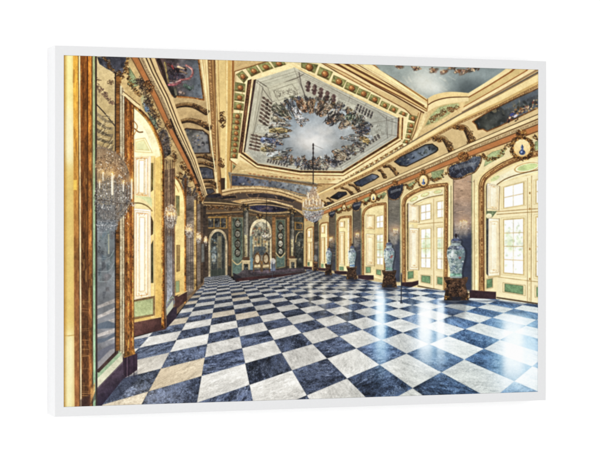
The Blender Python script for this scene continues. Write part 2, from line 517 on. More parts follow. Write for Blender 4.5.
def balusters(p, q, n, h, dark=(78, 62, 54), lit=(196, 190, 168)):
    """a painted stone balustrade on the line p..q, reaching h: turned balusters with dark gaps between"""
    step = math.hypot(q[0] - p[0], q[1] - p[1]) / n
    L = math.hypot(*h)
    for k in range(n):
        a = lerp(p, q, (k + .5) / n)
        b = (a[0] + h[0], a[1] + h[1])
        stroke([lerp(a, b, .06), lerp(a, b, .94)], step * .44, dark, .8, .7, tex=.25)
        for t, r in ((.2, .34), (.55, .46), (.85, .3)):
            m = lerp(a, b, t + rng.normal(0, .04))
            ell(m[0], m[1], step * r, max(step * .22, L * .13), dark, math.atan2(h[1], h[0]) - 1.57, .85, .6, tex=.25)
        c = lerp(a, b, .4)
        ell(c[0] - step * .14, c[1] - step * .1, step * .14, L * .2, (142, 124, 108), math.atan2(h[1], h[0]) - 1.57, .6, .6)
        e = lerp(p, q, (k + 1) / n)
        stroke([lerp(e, (e[0] + h[0], e[1] + h[1]), .1), lerp(e, (e[0] + h[0], e[1] + h[1]), .9)], step * .3, lit, .55, .6)
    for o, c in ((-.12, lit), (-.02, (120, 110, 96)), (1.02, (124, 114, 100)), (1.12, lit)):
        stroke([(p[0] + h[0] * o, p[1] + h[1] * o), (q[0] + h[0] * o, q[1] + h[1] * o)], .5, c, .6, .5)


balusters((262.5, 95), (258.5, 121.5), 7, (9.5, 7))
fill(T(220, 112, 280, 92, 390, 110, 372, 178, 256, 152), (180, 178, 160), tex=.06, edge=(130, 126, 112))
for k in range(14):
    curl(220 + rng.uniform(290, 365) / 7.5, 112 + rng.uniform(110, 160) / 7.5, 1.2, (140, 134, 120), .5, .7)
balusters((251, 133), (248.6, 149.5), 5, (11, 2.8))
fill(T(220, 112, 205, 285, 300, 300, 400, 368, 290, 388), (176, 174, 158), tex=.06)
for k in range(12):
    curl(252 + rng.uniform(0, 14), 153 + rng.uniform(0, 7), 1.3, (136, 130, 116), .5, .7)
balusters((305.5, 80), (337, 96.5), 5, (-.8, 9.5), dark=(84, 62, 60))
stroke([(299, 70), (338, 91.5), (352, 99)], .7, (132, 126, 110), .7)
fill(T(300, 52, 295, 345, 425, 398, 395, 462, 262, 396), (186, 184, 164), tex=.06, edge=(134, 128, 112))
for k in range(16):
    t = rng.random()
    curl(338 + 14 * t, 101 + 6.5 * t + rng.uniform(-2, 2), 1.1, (138, 130, 114), .5, .8)
balusters((357, 103.5), (374, 112.5), 6, (-2.2, 6.5), dark=(70, 66, 66))
fill(T(300, 112, 545, 95, 640, 72, 650, 165, 530, 195), (178, 178, 164), tex=.06, edge=(126, 124, 114))
for k in range(18):
    curl(373 + rng.uniform(0, 10), 125 + rng.uniform(0, 10), 1.4, (126, 122, 110), .55, .8)
stroke([(386.5, 117), (387.5, 138)], .8, (116, 112, 104), .8)
stroke([(378, 112), (388, 120.5), (397, 123)], .8, (120, 116, 106), .7)
balusters((352, 156), (381, 137.5), 10, (-2, -4), dark=(76, 72, 70))
balusters((334, 169), (351, 158), 7, (-2.5, -4), dark=(90, 86, 84))
balusters((266, 162), (288, 167), 8, (1.5, -3.4), dark=(70, 64, 62))
balusters((300, 170.5), (328, 171), 9, (0, -3.2), dark=(70, 66, 66))
# sky
skyo = smooth([(286, 102), (275, 114), (274, 130), (268, 146), (284, 158), (322, 162), (346, 154), (364, 140), (362, 124), (346, 112), (324, 101), (303, 98)], 4, True)
fill(skyo, ((136, 150, 160), (164, 170, 170), (290, 105), (330, 150)), soft=3, tex=.10, k=1.2, which=1)
glow(315, 137, 18, 12, (156, 136, 112), .95)
glow(309, 143, 17, 8, (136, 120, 102), .75)
glow(322, 128, 10, 6, (70, 66, 60), .6)
for k in range(60):
    x, y = 318 + rng.normal(0, 17), 130 + rng.normal(0, 13)
    ell(x, y, rng.uniform(2, 7), rng.uniform(1, 3), [(214, 208, 196), (150, 158, 164), (196, 194, 190), (128, 140, 150)][rng.integers(4)], rng.uniform(-.6, .6), rng.uniform(.08, .22), 3, tex=.05)
# figures round the ring
PAL = [(64, 54, 46), (150, 120, 70), (184, 174, 156), (62, 66, 82), (110, 82, 58), (88, 90, 70), (140, 134, 122), (44, 42, 44), (150, 122, 94), (84, 86, 92), (52, 48, 50), (166, 160, 148)]


def figure(x, y, r, an, robe=None):
    """one small sprawled figure, all folds and broken edges, its head turned to the middle"""
    c, s = math.cos(an), math.sin(an)
    robe = robe or PAL[rng.integers(len(PAL))]
    lit = tuple(min(235, q * 1.25 + 26) for q in robe)
    low = tuple(q * .42 + 8 for q in robe)
    for k in range(int(6 + r * 1.2)):
        u, v = rng.uniform(-1.0, .75) * r, rng.normal(0, r * .30)
        P0 = (x + u * c - v * s, y + u * s + v * c)
        L = r * rng.uniform(.3, .85)
        a2 = an + rng.normal(0, .7)
        cc = [robe, robe, lit, low, low, (48, 42, 42), PAL[rng.integers(len(PAL))]][rng.integers(7)]
        P1 = (P0[0] + L * math.cos(a2), P0[1] + L * math.sin(a2))
        Pm = ((P0[0] + P1[0]) / 2 + rng.normal(0, .12) * r, (P0[1] + P1[1]) / 2 + rng.normal(0, .12) * r)
        stroke([P0, Pm, P1], r * rng.uniform(.22, .5), cc, rng.uniform(.6, .95), .45, w1=r * .1)
    for k in range(3):
        u, v = rng.uniform(-.6, .5) * r, rng.normal(0, r * .25)
        curl(x + u * c - v * s, y + u * s + v * c, r * .3, [(38, 32, 34), lit][rng.integers(2)], .4, .7)
    hx, hy = x + r * .8 * c, y + r * .8 * s
    ell(hx - .15, hy - .1, r * .19, r * .17, (64, 46, 36), 0, .85)
    ell(hx + .1, hy + .1, r * .12, r * .12, (196, 156, 122), 0, .9)
    if rng.random() < .6:
        t = rng.choice([-1, 1])
        stroke([(x + r * .4 * c, y + r * .4 * s), (x + r * (.75 * c - t * .5 * s), y + r * (.75 * s + t * .5 * c))], r * .11, (190, 152, 116), .85)


def leaf(root, tip, w, robe):
    """one foreshortened figure leaning in from the balustrade: a tapering robe with folds, arms and a small head"""
    dx, dy = tip[0] - root[0], tip[1] - root[1]
    L = math.hypot(dx, dy)
    c, s = dx / L, dy / L
    g = lambda u, v: (root[0] + u * L * c - v * w * s, root[1] + u * L * s + v * w * c)
    lit = tuple(min(240, q * 1.25 + 24) for q in robe)
    low = tuple(q * .4 + 8 for q in robe)
    edge = smooth([g(-.12, -.3), g(.15, -.55 + rng.normal(0, .08)), g(.5, -.42 + rng.normal(0, .1)), g(.85, -.2), g(1, 0), g(.82, .26), g(.5, .5 + rng.normal(0, .1)), g(.15, .56 + rng.normal(0, .08)), g(-.12, .3)], 4, True)
    fill([(x + .2, y + .35) for x, y in edge], (52, 50, 50), .5, 1.2)
    fill(edge, (lit, low, g(.4, -.5), g(.5, .6)), .8, .9, tex=.2)
    for k in range(int(12 + w * 3)):
        u, v = rng.uniform(-.15, .8), rng.uniform(-.55, .55)
        P = [g(u, v), g(u + .14, v + rng.normal(0, .12)), g(u + rng.uniform(.2, .34), v * .7 + rng.normal(0, .1))]
        cc = [lit, low, low, (44, 40, 42), (206, 198, 178), PAL[rng.integers(len(PAL))]][rng.integers(6)]
        stroke(P, max(.35, w * rng.uniform(.06, .22)), cc, rng.uniform(.55, .9), .5, w1=.25)
    for k in range(int(2 + w * .5)):
        p = g(rng.uniform(.3, .95), rng.uniform(-.35, .35))
        stroke([p, (p[0] + rng.normal(0, w * .2), p[1] + rng.normal(0, w * .2))], .55, (196, 152, 118), .8, .4)
    h = g(.92, rng.normal(0, .1))
    r = max(.55, w * .15)
    ell(h[0] - .2, h[1] - .15, r * 1.2, r * 1.1, (56, 42, 34), 0, .9)
    ell(h[0] + .1, h[1] + .1, r * .8, r * .75, (190, 148, 114), 0, .9)


spots = []
loop = smooth([(281, 106), (272, 117), (271, 128), (264.5, 141), (265, 152), (280, 159.5), (302, 164), (318, 165), (338, 162), (354, 154), (367, 143), (371, 130), (365, 119), (351, 111), (337, 104), (322, 98.5), (305, 97), (292, 98)], 5, True)
for (x, y), an in along(loop + loop[:1], 1.7):
    f = rng.uniform(-.02, .16)
    spots.append((x + (x - Oc[0]) * -f + rng.normal(0, .6), y + (y - Oc[1]) * -f + rng.normal(0, .6)))
rng.shuffle(spots)
for x, y in spots:
    an = math.atan2(Oc[1] + 10 - y, Oc[0] - x) + rng.normal(0, .4)
    if rng.random() < .6:
        ell(x, y, rng.uniform(1.5, 3), rng.uniform(1, 2), (66, 62, 60), an, .55, 1.2, tex=.3)
    figure(x, y, rng.uniform(2.0, 3.4), an)
q4 = lambda x, y: (255 + x / 5.617, 88 + y / 5.617)
q5 = lambda x, y: (315 + x / 5.28, 88 + y / 5.28)
for q, r0, r1, w, c in ((q4, (150, 418), (176, 386), 5, (100, 104, 108)), (q4, (190, 425), (208, 382), 4.5, (84, 88, 84)), (q4, (236, 434), (250, 394), 5, (92, 98, 112)), (q4, (278, 442), (288, 404), 5, (70, 74, 86)), (q4, (312, 448), (316, 408), 5.5, (52, 54, 62)), (q4, (345, 446), (340, 402), 5, (150, 148, 140)),
                        (q4, (95, 390), (160, 396), 3.4, (162, 142, 84)), (q4, (82, 374), (208, 348), 5, (152, 158, 154)), (q4, (42, 344), (108, 346), 4.2, (146, 124, 66)), (q4, (48, 290), (160, 316), 5, (74, 86, 118)), (q4, (58, 312), (120, 330), 3, (150, 150, 140)), (q4, (88, 264), (196, 274), 4.4, (140, 136, 122)),
                        (q4, (96, 240), (208, 238), 4.2, (160, 136, 78)), (q4, (98, 200), (204, 210), 4, (188, 180, 158)), (q4, (110, 168), (170, 190), 3.6, (150, 140, 112)), (q4, (112, 108), (206, 172), 8, (86, 86, 66)), (q4, (196, 92), (238, 166), 6, (92, 94, 98)), (q4, (226, 122), (268, 218), 6, (186, 192, 194)), (q4, (236, 176), (304, 182), 3, (206, 208, 204)),
                        (q4, (252, 72), (288, 138), 7.5, (136, 94, 60)), (q4, (318, 72), (322, 142), 7, (148, 114, 80)), (q5, (36, 78), (14, 142), 6, (132, 100, 72)), (q5, (70, 95), (30, 152), 8, (140, 122, 98)), (q5, (116, 132), (66, 192), 8.5, (54, 46, 44)), (q5, (150, 150), (96, 176), 5, (92, 84, 72)), (q5, (190, 146), (172, 196), 7, (78, 94, 72)),
                        (q5, (170, 180), (126, 212), 5.5, (146, 126, 98)), (q5, (232, 166), (196, 216), 6, (82, 86, 76)), (q5, (278, 190), (204, 216), 5, (92, 98, 104)), (q5, (282, 220), (212, 238), 5, (74, 80, 96)), (q5, (284, 262), (130, 266), 5.4, (150, 156, 156)), (q5, (278, 284), (234, 260), 5.4, (170, 140, 78)), (q5, (256, 304), (196, 300), 5, (92, 90, 82)),
                        (q5, (222, 326), (140, 310), 5, (186, 176, 150)), (q5, (200, 340), (150, 330), 4, (96, 98, 104)), (q5, (156, 364), (90, 334), 7, (138, 124, 100)), (q5, (106, 402), (54, 384), 5.4, (86, 88, 100)), (q5, (44, 414), (18, 366), 5.4, (132, 132, 122)), (q5, (12, 434), (-6, 396), 5.4, (56, 58, 66)), (q5, (70, 414), (50, 398), 4, (150, 140, 122))):
    leaf(q(*r0), q(*r1), w * 1.1, c)
    for k in range(3):
        x, y = lerp(q(*r0), q(*r1), rng.uniform(-.1, .75))
        figure(x + rng.normal(0, w * .35), y + rng.normal(0, w * .35), rng.uniform(1.4, 2.6), math.atan2(Oc[1] + 8 - y, Oc[0] - x) + rng.normal(0, .6), c if rng.random() < .4 else None)
m = np.clip(.5 - pd_poly(X, Y, O) / .4, 0, 1)[..., None]
CAN[:] = keepO * (1 - m) + CAN * m

# ---- the corner under the octagon and the long lower panel of the vault
fill(T(220, 112, 92, 385, 120, 400, 210, 455, 92, 455), (130, 136, 96), tex=.18, edge=(200, 172, 120), ew=.8)
orn(236, 169, 3.5, 3, 16, mid=(120, 100, 60))
fill([(228, 172), (300, 178), (318, 184), (312, 198), (300, 196), (262, 187), (231, 186)], (120, 112, 96), tex=.1)
lp = [(231.6, 175), (244, 176), (262, 179), (300, 184), (318, 187), (310, 196), (300, 194), (284, 189.5), (262, 186.4), (231.4, 186)]
painting(lp, ((62, 66, 82), (122, 126, 126), (232, 182), (300, 180)), [(44, 46, 58), (112, 116, 114), (84, 72, 64), (56, 56, 56), (150, 148, 140), (112, 92, 74), (78, 84, 96)], 190, (150, 116, 72), .9, 1.7)
fill([(231, 173), (262, 176), (300, 181), (326, 184), (340, 178), (300, 175.6), (258, 168.5), (240, 160)], (208, 178, 122), .85, tex=.05)
for k in range(20):
    x = 250 + k * 4.4
    ell(x, 172.6 + 6.5 * (1 - math.exp(-(x - 246) / 30)) + rng.normal(0, .2), 1.5, .8, (144, 98, 64), .15, .85, tex=.2)
stroke(smooth([(232, 174.5), (262, 177.6), (300, 182.8), (322, 186)]), .8, (110, 78, 44))
stroke(smooth([(240, 171), (258, 170.2), (300, 177.4), (340, 178)]), .8, (236, 206, 150))
# cream arches leading to the far end
A = [(222, 190), (236, 187.5), (258, 187), (280, 189.6), (302, 197)]
B = [(222, 204), (240, 199.5), (260, 199), (280, 203), (302, 211)]
bands(smooth(A), smooth(B), [(0, .16, (216, 186, 134)), (.16, .24, (112, 84, 54)), (.24, .42, (196, 164, 114)), (.42, .5, (98, 72, 48)), (.5, 1, (88, 74, 64))])
painting([(246, 193.5), (262, 192.5), (280, 195), (296, 200), (293, 202.6), (276, 199.5), (262, 198), (249, 197.6)], (66, 58, 58), [(110, 88, 70), (44, 40, 48), (136, 108, 84)], 40, (150, 118, 80), .7, 1.6)
painting([(200, 194), (212, 193), (220, 195.4), (236, 195.6), (237, 198), (222, 199.6), (204, 199.6)], (52, 46, 50), [(70, 60, 60), (36, 34, 40)], 20, (130, 100, 68), .7, 1.6)
A = smooth([(241, 201.5), (256, 199.6), (272, 201), (293, 206.5)])
B = smooth([(241, 207), (256, 204.4), (272, 206.4), (293, 213)])
bands(A, B, [(-.1, .2, (206, 176, 126)), (.2, .34, (92, 68, 46)), (.34, .66, (190, 158, 112)), (.66, .8, (84, 62, 44)), (.8, 1.1, (160, 130, 92))])

for P in (smooth([(226, 189.6), (240, 187.4), (258, 187.2), (280, 190), (300, 196.4)]), smooth([(243, 201.6), (257, 199.6), (272, 201.2), (292, 206.6)]), smooth([(200, 200.6), (222, 201), (240, 200.6)]), smooth([(224, 197.4), (240, 192), (262, 191), (282, 194), (300, 200.6)])):
    for (x, y), an in along(P, 1.6):
        curl(x, y + rng.normal(0, .5), .7, [(84, 62, 44), (214, 186, 138), (130, 102, 70)][rng.integers(3)], .4, .75)
# ---- left vault: a cream cove with panels and pairs of brackets
fill([(140, 50), (200, 50), (206, 100), (212, 150), (217, 200), (204, 200), (188, 160), (166, 110)], ((206, 176, 124), (150, 122, 84), (180, 70), (208, 190)), tex=.05)
P1 = T(140, 52, 110, 40, 438, 55, 478, 356, 440, 352, 412, 346, 300, 332, 212, 326)
painting(P1, ((92, 72, 66), (92, 98, 104), (160, 72), (196, 72)), [(70, 52, 52), (110, 106, 112), (60, 64, 70), (86, 92, 98)], 26, (110, 70, 34), 1.3, 3)
stroke(T(140, 52, 112, 55, 212, 320), 2.4, (52, 34, 30), tex=.3)
stroke(T(140, 52, 440, 60, 478, 352), 1.5, (142, 92, 40), tex=.2)
stroke(smooth(T(140, 52, 215, 322, 300, 338, 380, 342, 478, 360)), 1.3, (120, 78, 40), tex=.3)
for (pts, w, w1, col) in (((140, 60, 175, 150, 205, 300), 3.4, 2.2, (58, 42, 36)), ((185, 80, 200, 160, 215, 230), 1.8, 1.2, (150, 130, 74)), ((225, 250, 240, 290, 260, 330), 4.5, 3, (52, 48, 44)), ((262, 270, 270, 320), 2.6, 2.2, (96, 92, 74)),
                          ((300, 300, 330, 310), 3, 2, (168, 144, 128)), ((335, 250, 380, 270), 3.6, 2.4, (82, 100, 88)), ((345, 262, 372, 284), 2.0, 1.2, (60, 76, 66)), ((395, 250, 400, 280), 1.2, .7, (84, 96, 84)),
                          ((215, 90, 250, 120), 3.4, 2.4, (92, 60, 60)), ((200, 70, 260, 90), 2.2, 1.6, (74, 62, 66)), ((225, 150, 330, 130), 6.2, 5, (72, 60, 66)), ((230, 190, 320, 185), 5.0, 4, (62, 56, 66)), ((290, 100, 340, 160), 3, 2.4, (92, 84, 92)),
                          ((285, 110, 330, 125), 2.2, 1.4, (196, 160, 118)), ((300, 140, 350, 160), 1.8, 1.0, (176, 142, 104)), ((240, 105, 250, 125), 1.7, 1.2, (156, 66, 62)),
                          ((345, 100, 385, 125, 394, 160, 370, 195, 330, 205, 290, 212), 1.9, 1.5, (178, 104, 98)), ((350, 102, 388, 135, 388, 165), .8, .6, (214, 144, 132)), ((300, 222, 260, 245, 215, 245), 2.4, 2.0, (164, 92, 98)), ((305, 212, 260, 228, 220, 232), .8, .6, (206, 140, 136)),
                          ((270, 165, 310, 172), 1.4, .8, (40, 36, 48)), ((250, 150, 260, 200), 1.0, .8, (44, 36, 42))):
    Q = smooth(T(140, 52, *pts), 5)
    stroke([(x + .35, y + .45) for x, y in Q], w * 1.1, tuple(q * .5 for q in col), .6, .7, w1=w1 * 1.1, tex=.2)
    stroke(Q, w, col, .85, .6, w1=w1, tex=.25)
for k in range(110):
    x, y = T(140, 52, rng.normal(285, 50), rng.normal(175, 50))[0]
    curl(x, y, rng.uniform(.4, 1.1), [(44, 36, 40), (190, 150, 118), (140, 80, 80), (112, 108, 116), (70, 64, 72), (92, 90, 96)][rng.integers(6)], .5, .6)


def bracket(P, w, lit=(206, 166, 106)):
    """a gilt console: fluted ribs that spring from a scroll and open into a hanging leaf"""
    Q = smooth(P, 7)
    n = len(Q)
    N = []
    for i in range(n):
        p, q = Q[max(i - 1, 0)], Q[min(i + 1, n - 1)]
        L = math.hypot(q[0] - p[0], q[1] - p[1]) + 1e-6
        N.append((-(q[1] - p[1]) / L, (q[0] - p[0]) / L))
    off = lambda d: [(x + nx * d * w * (.55 + .45 * i / n), y + ny * d * w * (.55 + .45 * i / n)) for i, ((x, y), (nx, ny)) in enumerate(zip(Q, N))]
    stroke(off(.32), w * .75, (46, 32, 22), .9, .5, w1=w * 1.15, tex=.25)
    stroke(Q, w * .62, (104, 76, 46), .95, .5, w1=w * .95, tex=.3)
    for d, c, u in ((-.42, (58, 40, 26), .12), (-.3, lit, .15), (-.12, (52, 36, 24), .13), (.02, (186, 142, 84), .15), (.18, (56, 38, 26), .14), (.32, (150, 112, 66), .14), (.48, (40, 28, 20), .12)):
        stroke(off(d), max(.35, w * u), c, .9, .4, tex=.25)
    e, f = Q[-1], Q[int(n * .72)]
    for (px, py), r in ((e, .55), (f, .55), (lerp(e, f, .5), .62)):
        orn(px, py, w * r, w * r * .85, int(8 + w * 3.2), dark=(48, 34, 24), mid=(104, 76, 46), gold=(168, 126, 76), high=(222, 184, 124), sz=min(1, .5 + w / 9))
    orn(Q[0][0], Q[0][1], w * .4, w * .4, int(4 + w * 2), sz=min(1, .4 + w / 9))


bracket(T(140, 52, 205, 440, 290, 398, 395, 396, 500, 448), 4.2)
bracket(T(140, 112, 250, 92, 350, 58, 440, 72, 522, 112), 4.4)
P2 = T(140, 112, 302, 158, 345, 124, 470, 138, 512, 172, 526, 308, 385, 312, 352, 300)
painting(P2, ((120, 116, 106), (98, 98, 100), (184, 130), (208, 150)), [(70, 76, 90), (140, 130, 110), (96, 100, 106), (60, 58, 60), (120, 120, 112)], 46, (58, 40, 28), 1.3, 2.6)
for k in range(26):
    x, y = T(140, 112, rng.normal(410, 38), rng.normal(205, 26))[0]
    ell(x, y, rng.uniform(.4, 1.5), rng.uniform(.3, .7), [(60, 56, 66), (188, 150, 104), (150, 140, 140), (84, 96, 128), (110, 74, 60)][rng.integers(5)], rng.uniform(-.5, .5), .9)
bracket(T(140, 112, 355, 362, 430, 330, 480, 332, 548, 356), 3.2)
bracket(T(140, 112, 375, 410, 430, 382, 480, 380, 552, 400), 3.0)
painting(T(140, 112, 402, 432, 430, 416, 500, 414, 545, 432, 556, 500, 420, 500), (66, 68, 76), [(96, 98, 106), (48, 48, 54), (120, 110, 96)], 24, (50, 36, 26), 1.0, 2)
bracket(T(140, 172, 420, 100, 470, 72, 520, 68, 566, 86), 2.3)
bracket(T(140, 172, 440, 132, 480, 104, 530, 100, 574, 112), 2.2)
painting(T(140, 172, 470, 150, 500, 126, 545, 124, 560, 150, 520, 168), (72, 70, 74), [(100, 98, 100), (50, 48, 52)], 12, (60, 44, 32), .8, 1.4)
painting(T(140, 172, 490, 185, 520, 168, 600, 160, 620, 190, 520, 200), (44, 40, 48), [(66, 60, 66), (30, 28, 34)], 12, (90, 68, 48), .7, 1.4)
stroke([(201, 56), (206.5, 100), (211, 140), (215, 170), (217.6, 190)], 1.0, (240, 214, 158))

# ---- right vault: beam, rope, cove with panels and consoles
A = [(548, 66), (500, 92.5), (460, 113.6), (420, 136.5), (372, 165.5), (330, 187), (306, 199)]
B = [(548, 80), (500, 104.4), (460, 122), (420, 144), (372, 170.5), (330, 190.5), (306, 201)]
bands(A, B, [(0, .12, (96, 88, 80)), (.12, .2, (150, 120, 80)), (.2, .72, (240, 212, 150)), (.72, 1.0, (206, 170, 108))])
C = [(548, 116), (500, 129), (460, 150), (420, 169), (372, 190), (340, 205), (306, 219)]
bands(B, C, [(0, 1.0, ((214, 186, 134), (196, 166, 116), (540, 100), (340, 200)))])
rope([(548, 80.5), (500, 104.9), (460, 122.5), (420, 144.5), (372, 171), (335, 188.6)], 2.2, 1.15, (96, 62, 36), (222, 178, 112))
RP1 = [(472.5, 121.6), (489, 111.5), (515, 99), (545, 85), (545, 104.5), (520, 116.5), (500, 126), (487, 131.4), (483, 129), (478, 129.6), (476, 124.5)]
painting(RP1, ((66, 68, 62), (84, 88, 92), (480, 122), (530, 98)), [(56, 56, 48), (104, 100, 82), (44, 48, 46), (86, 94, 100), (118, 108, 84), (70, 74, 66)], 130, (104, 64, 30), 1.2, 3.2)
fill([(500, 107), (520, 97), (544, 87), (544, 92), (522, 101), (505, 110)], (96, 108, 120), .5, 1.5)
for k in range(70):
    t = rng.random()
    x, y = 508 + 30 * t + rng.normal(0, 1.5), 117.5 - 14.5 * t + rng.normal(0, 2.6)
    ell(x, y, rng.uniform(.5, 1.9), rng.uniform(.4, 1.1), [(44, 40, 44), (150, 110, 66), (186, 148, 96), (54, 58, 88), (120, 64, 50), (206, 178, 140), (70, 60, 44)][rng.integers(7)], rng.uniform(-1.4, .2), .9)
ell(512, 114.5, 2.6, 1.5, (60, 70, 120), -.5)
ell(515.5, 116, 2.4, 1.2, (196, 186, 196), -.6)
RP2 = T(380, 112, 108, 372, 150, 340, 340, 246, 392, 240, 432, 268, 434, 284, 418, 300, 200, 408, 150, 402)
painting(RP2, ((40, 46, 62), (96, 104, 108), (398, 166), (434, 148)), [(34, 38, 50), (80, 88, 96), (52, 56, 58), (110, 116, 116)], 40, (48, 36, 26), 1.1, 2.6)
for k in range(34):
    t = rng.random()
    x, y = T(380, 112, 150 + 240 * t + rng.normal(0, 8), 385 - 110 * t + rng.normal(0, 14))[0]
    ell(x, y, rng.uniform(.4, 1.3), rng.uniform(.3, .8), [(30, 34, 38), (130, 134, 130), (84, 92, 84), (44, 52, 66)][rng.integers(4)], -.5, .85)
RP3 = T(300, 172, 405, 80, 440, 62, 540, 15, 580, 24, 592, 36, 560, 58, 462, 108, 425, 104)
painting(RP3, ((50, 56, 74), (92, 98, 108), (356, 184), (376, 176)), [(40, 44, 56), (90, 96, 104), (60, 60, 62)], 30, (44, 34, 26), .9, 2)
painting(T(300, 172, 228, 192, 288, 150, 345, 150, 352, 166, 282, 206), (48, 50, 60), [(36, 38, 46), (84, 86, 92)], 18, (44, 34, 26), .8, 1.6)
painting(T(300, 172, 178, 250, 205, 226, 226, 226, 236, 236, 200, 262), (52, 50, 54), [(40, 38, 44)], 8, (60, 46, 34), .6, 1)
for x0, y0, x1, y1, x2, y2, w in ((434, 139, 444, 138, 452.5, 151.5, 4.6), (455.5, 126.5, 466, 128, 473.5, 143.5, 5.4), (384, 166.5, 390, 166, 397, 173.5, 3), (379, 170.5, 381, 170, 385, 177, 2.4),
                                  (350, 184.5, 355, 186, 360, 192, 2.4), (342.5, 188, 348, 189.5, 353.5, 195.5, 2.2), (327, 198, 330, 199, 334, 204.5, 1.6), (321.5, 200.5, 325, 202, 329, 208, 1.5)):
    bracket([(x0, y0), (x1, y1), (x2, y2)], w)
# consoles' heavy scrolls at the near end
for (x, y, r) in ((440, 140, 3.2), (451, 150.5, 2.6), (462, 128, 3.4), (470.5, 142, 3.2)):
    orn(x, y, r, r * .8, 22, sz=.9, base=.6)
# lower cornice: shadow line, dentils, orange frieze
A = [(548, 109.6), (500, 130), (470, 142.8), (420, 165.4), (372, 186.6), (335, 202), (306, 215)]
B = [(548, 127.6), (500, 145.4), (470, 156.4), (420, 176.6), (372, 195.6), (335, 209.8), (306, 221)]
bands(A, B, [(0, .05, (80, 60, 40)), (.05, .26, (232, 206, 152)), (.26, .34, (110, 82, 52)), (.34, .56, (214, 188, 136)), (.56, .63, (96, 68, 42)), (.63, .95, (184, 120, 70)), (.95, 1.03, (120, 80, 48))])
mid = [lerp(p, q, .46) for p, q in zip(A, B)]
rope(mid, 1.9, 1.25, (120, 90, 60), (236, 212, 162))
# ---- right wall
wallR = [(548, 133), (500, 150.5), (470, 161.5), (420, 179.5), (372, 198), (335, 211), (304, 222), (303, 271), (340, 276), (402, 288), (470, 300), (548, 312)]
fill(wallR, ((190, 164, 112), (230, 210, 158), (310, 240), (480, 230)), tex=.03, k=2)
Y2 = (236, 214, 152)


def goldframe(L, arch, Rr, w, out=1.5):
    """gilded reveal frame round a window opening: left jamb, arched head, right jamb"""
    P = L[::-1] + smooth(arch, 6) + Rr
    stroke(P, w * 2.0, (228, 202, 140), .9, tex=.05)
    stroke(P, w * 1.25, (108, 76, 48), .95, tex=.14, k=5)
    stroke(P, w * .9, (158, 112, 66), .95, tex=.16, k=6)
    for d, c, u in ((-.30, (214, 174, 112), .16), (-.12, (122, 84, 50), .14), (.08, (196, 148, 88), .18), (.28, (104, 70, 42), .16)):
        stroke([(x + w * d, y + w * d * .5) for x, y in P], w * u, c, .8, tex=.16)
    for (x, y), an in along(P, max(1.3, w * .42)):
        ell(x + w * .05, y, w * .16, w * .12, (226, 182, 116) if rng.random() < .5 else (112, 72, 40), an, .7)


def pane(q, nx, ny, green=0.0, fr=(216, 190, 128)):
    """a glazed sash: bright daylight behind, thin bars, cream rails"""
    fill(sub(q, -.16, -.05, 1.14, 1.05), (240, 224, 174), tex=.02, edge=(176, 146, 96), ew=.4)
    fill(sub(q, -.06, -.02, 1.06, 1.02), (204, 178, 124), tex=.04)
    fill(q, (255, 255, 250), tex=.0)
    if green:
        for k in range(5):
            p = sub(q, rng.uniform(.15, .85), rng.uniform(.25, .55), .5, .5)[0]
            kq = win(min(a[0] for a in q), min(a[1] for a in q), max(a[0] for a in q), max(a[1] for a in q))
            put(kq[0], np.exp(-((kq[1] - p[0]) / 3.2) ** 2 - ((kq[2] - p[1]) / 4.5) ** 2) * (.5 - pd_poly(kq[1], kq[2], q) > .5), (206, 222, 170), .6)
    xs, ys = [p[0] for p in q], [p[1] for p in q]
    if green:
        for k in range(int(90 * green)):
            s, t = rng.random(), rng.normal(.42, .17)
            p = sub(q, s, t, s, t)[0]
            if min(xs) + .6 < p[0] < max(xs) - .6 and min(ys) + .6 < p[1] < max(ys) - .6:
                ell(p[0], p[1], rng.uniform(.5, 1.8), rng.uniform(.4, 1.4), [(206, 222, 168), (186, 206, 160), (226, 232, 206), (200, 206, 196)][rng.integers(4)], rng.uniform(0, 3), .55, .9)
    for i in range(1, nx):
        a = sub(q, i / nx, 0, i / nx, 1)
        stroke([a[0], a[2]], .7, (206, 190, 148), .9)
    for j in range(1, ny):
        a = sub(q, 0, j / ny, 1, j / ny)
        stroke([a[0], a[2]], .75, (206, 178, 124), .9)
    stroke(q + q[:1], .5, (206, 180, 120), .9)


def shutter(q, cols=((252, 246, 226), (240, 228, 192)), orna=True):
    """a folded-back inner shutter, cream with gilt lines"""
    fill(q, (cols[0], cols[1], q[0], q[1]), tex=.03, edge=(122, 92, 58), ew=.5)
    stroke([q[1], q[2]], .7, (150, 118, 72), .8)
    for m, c in ((.14, (206, 158, 88)), (.26, (224, 190, 132))):
        r = sub(q, m, m * .42, 1 - m, 1 - m * .42)
        stroke(r + r[:1], .42, c, .9)
    if orna:
        for s, t in ((.5, .1), (.5, .9), (.3, .08), (.7, .92)):
            p = sub(q, s, t, s, t)[0]
            curl(p[0], p[1], 1.0, (190, 130, 70), .4, .9)


def greenpanel(q):
    fill(sub(q, -.12, -.12, 1.12, 1.12), (232, 212, 160), tex=.04, edge=(130, 104, 70), ew=.4)
    fill(q, (110, 142, 104), tex=.1, edge=(84, 70, 50), ew=.45)


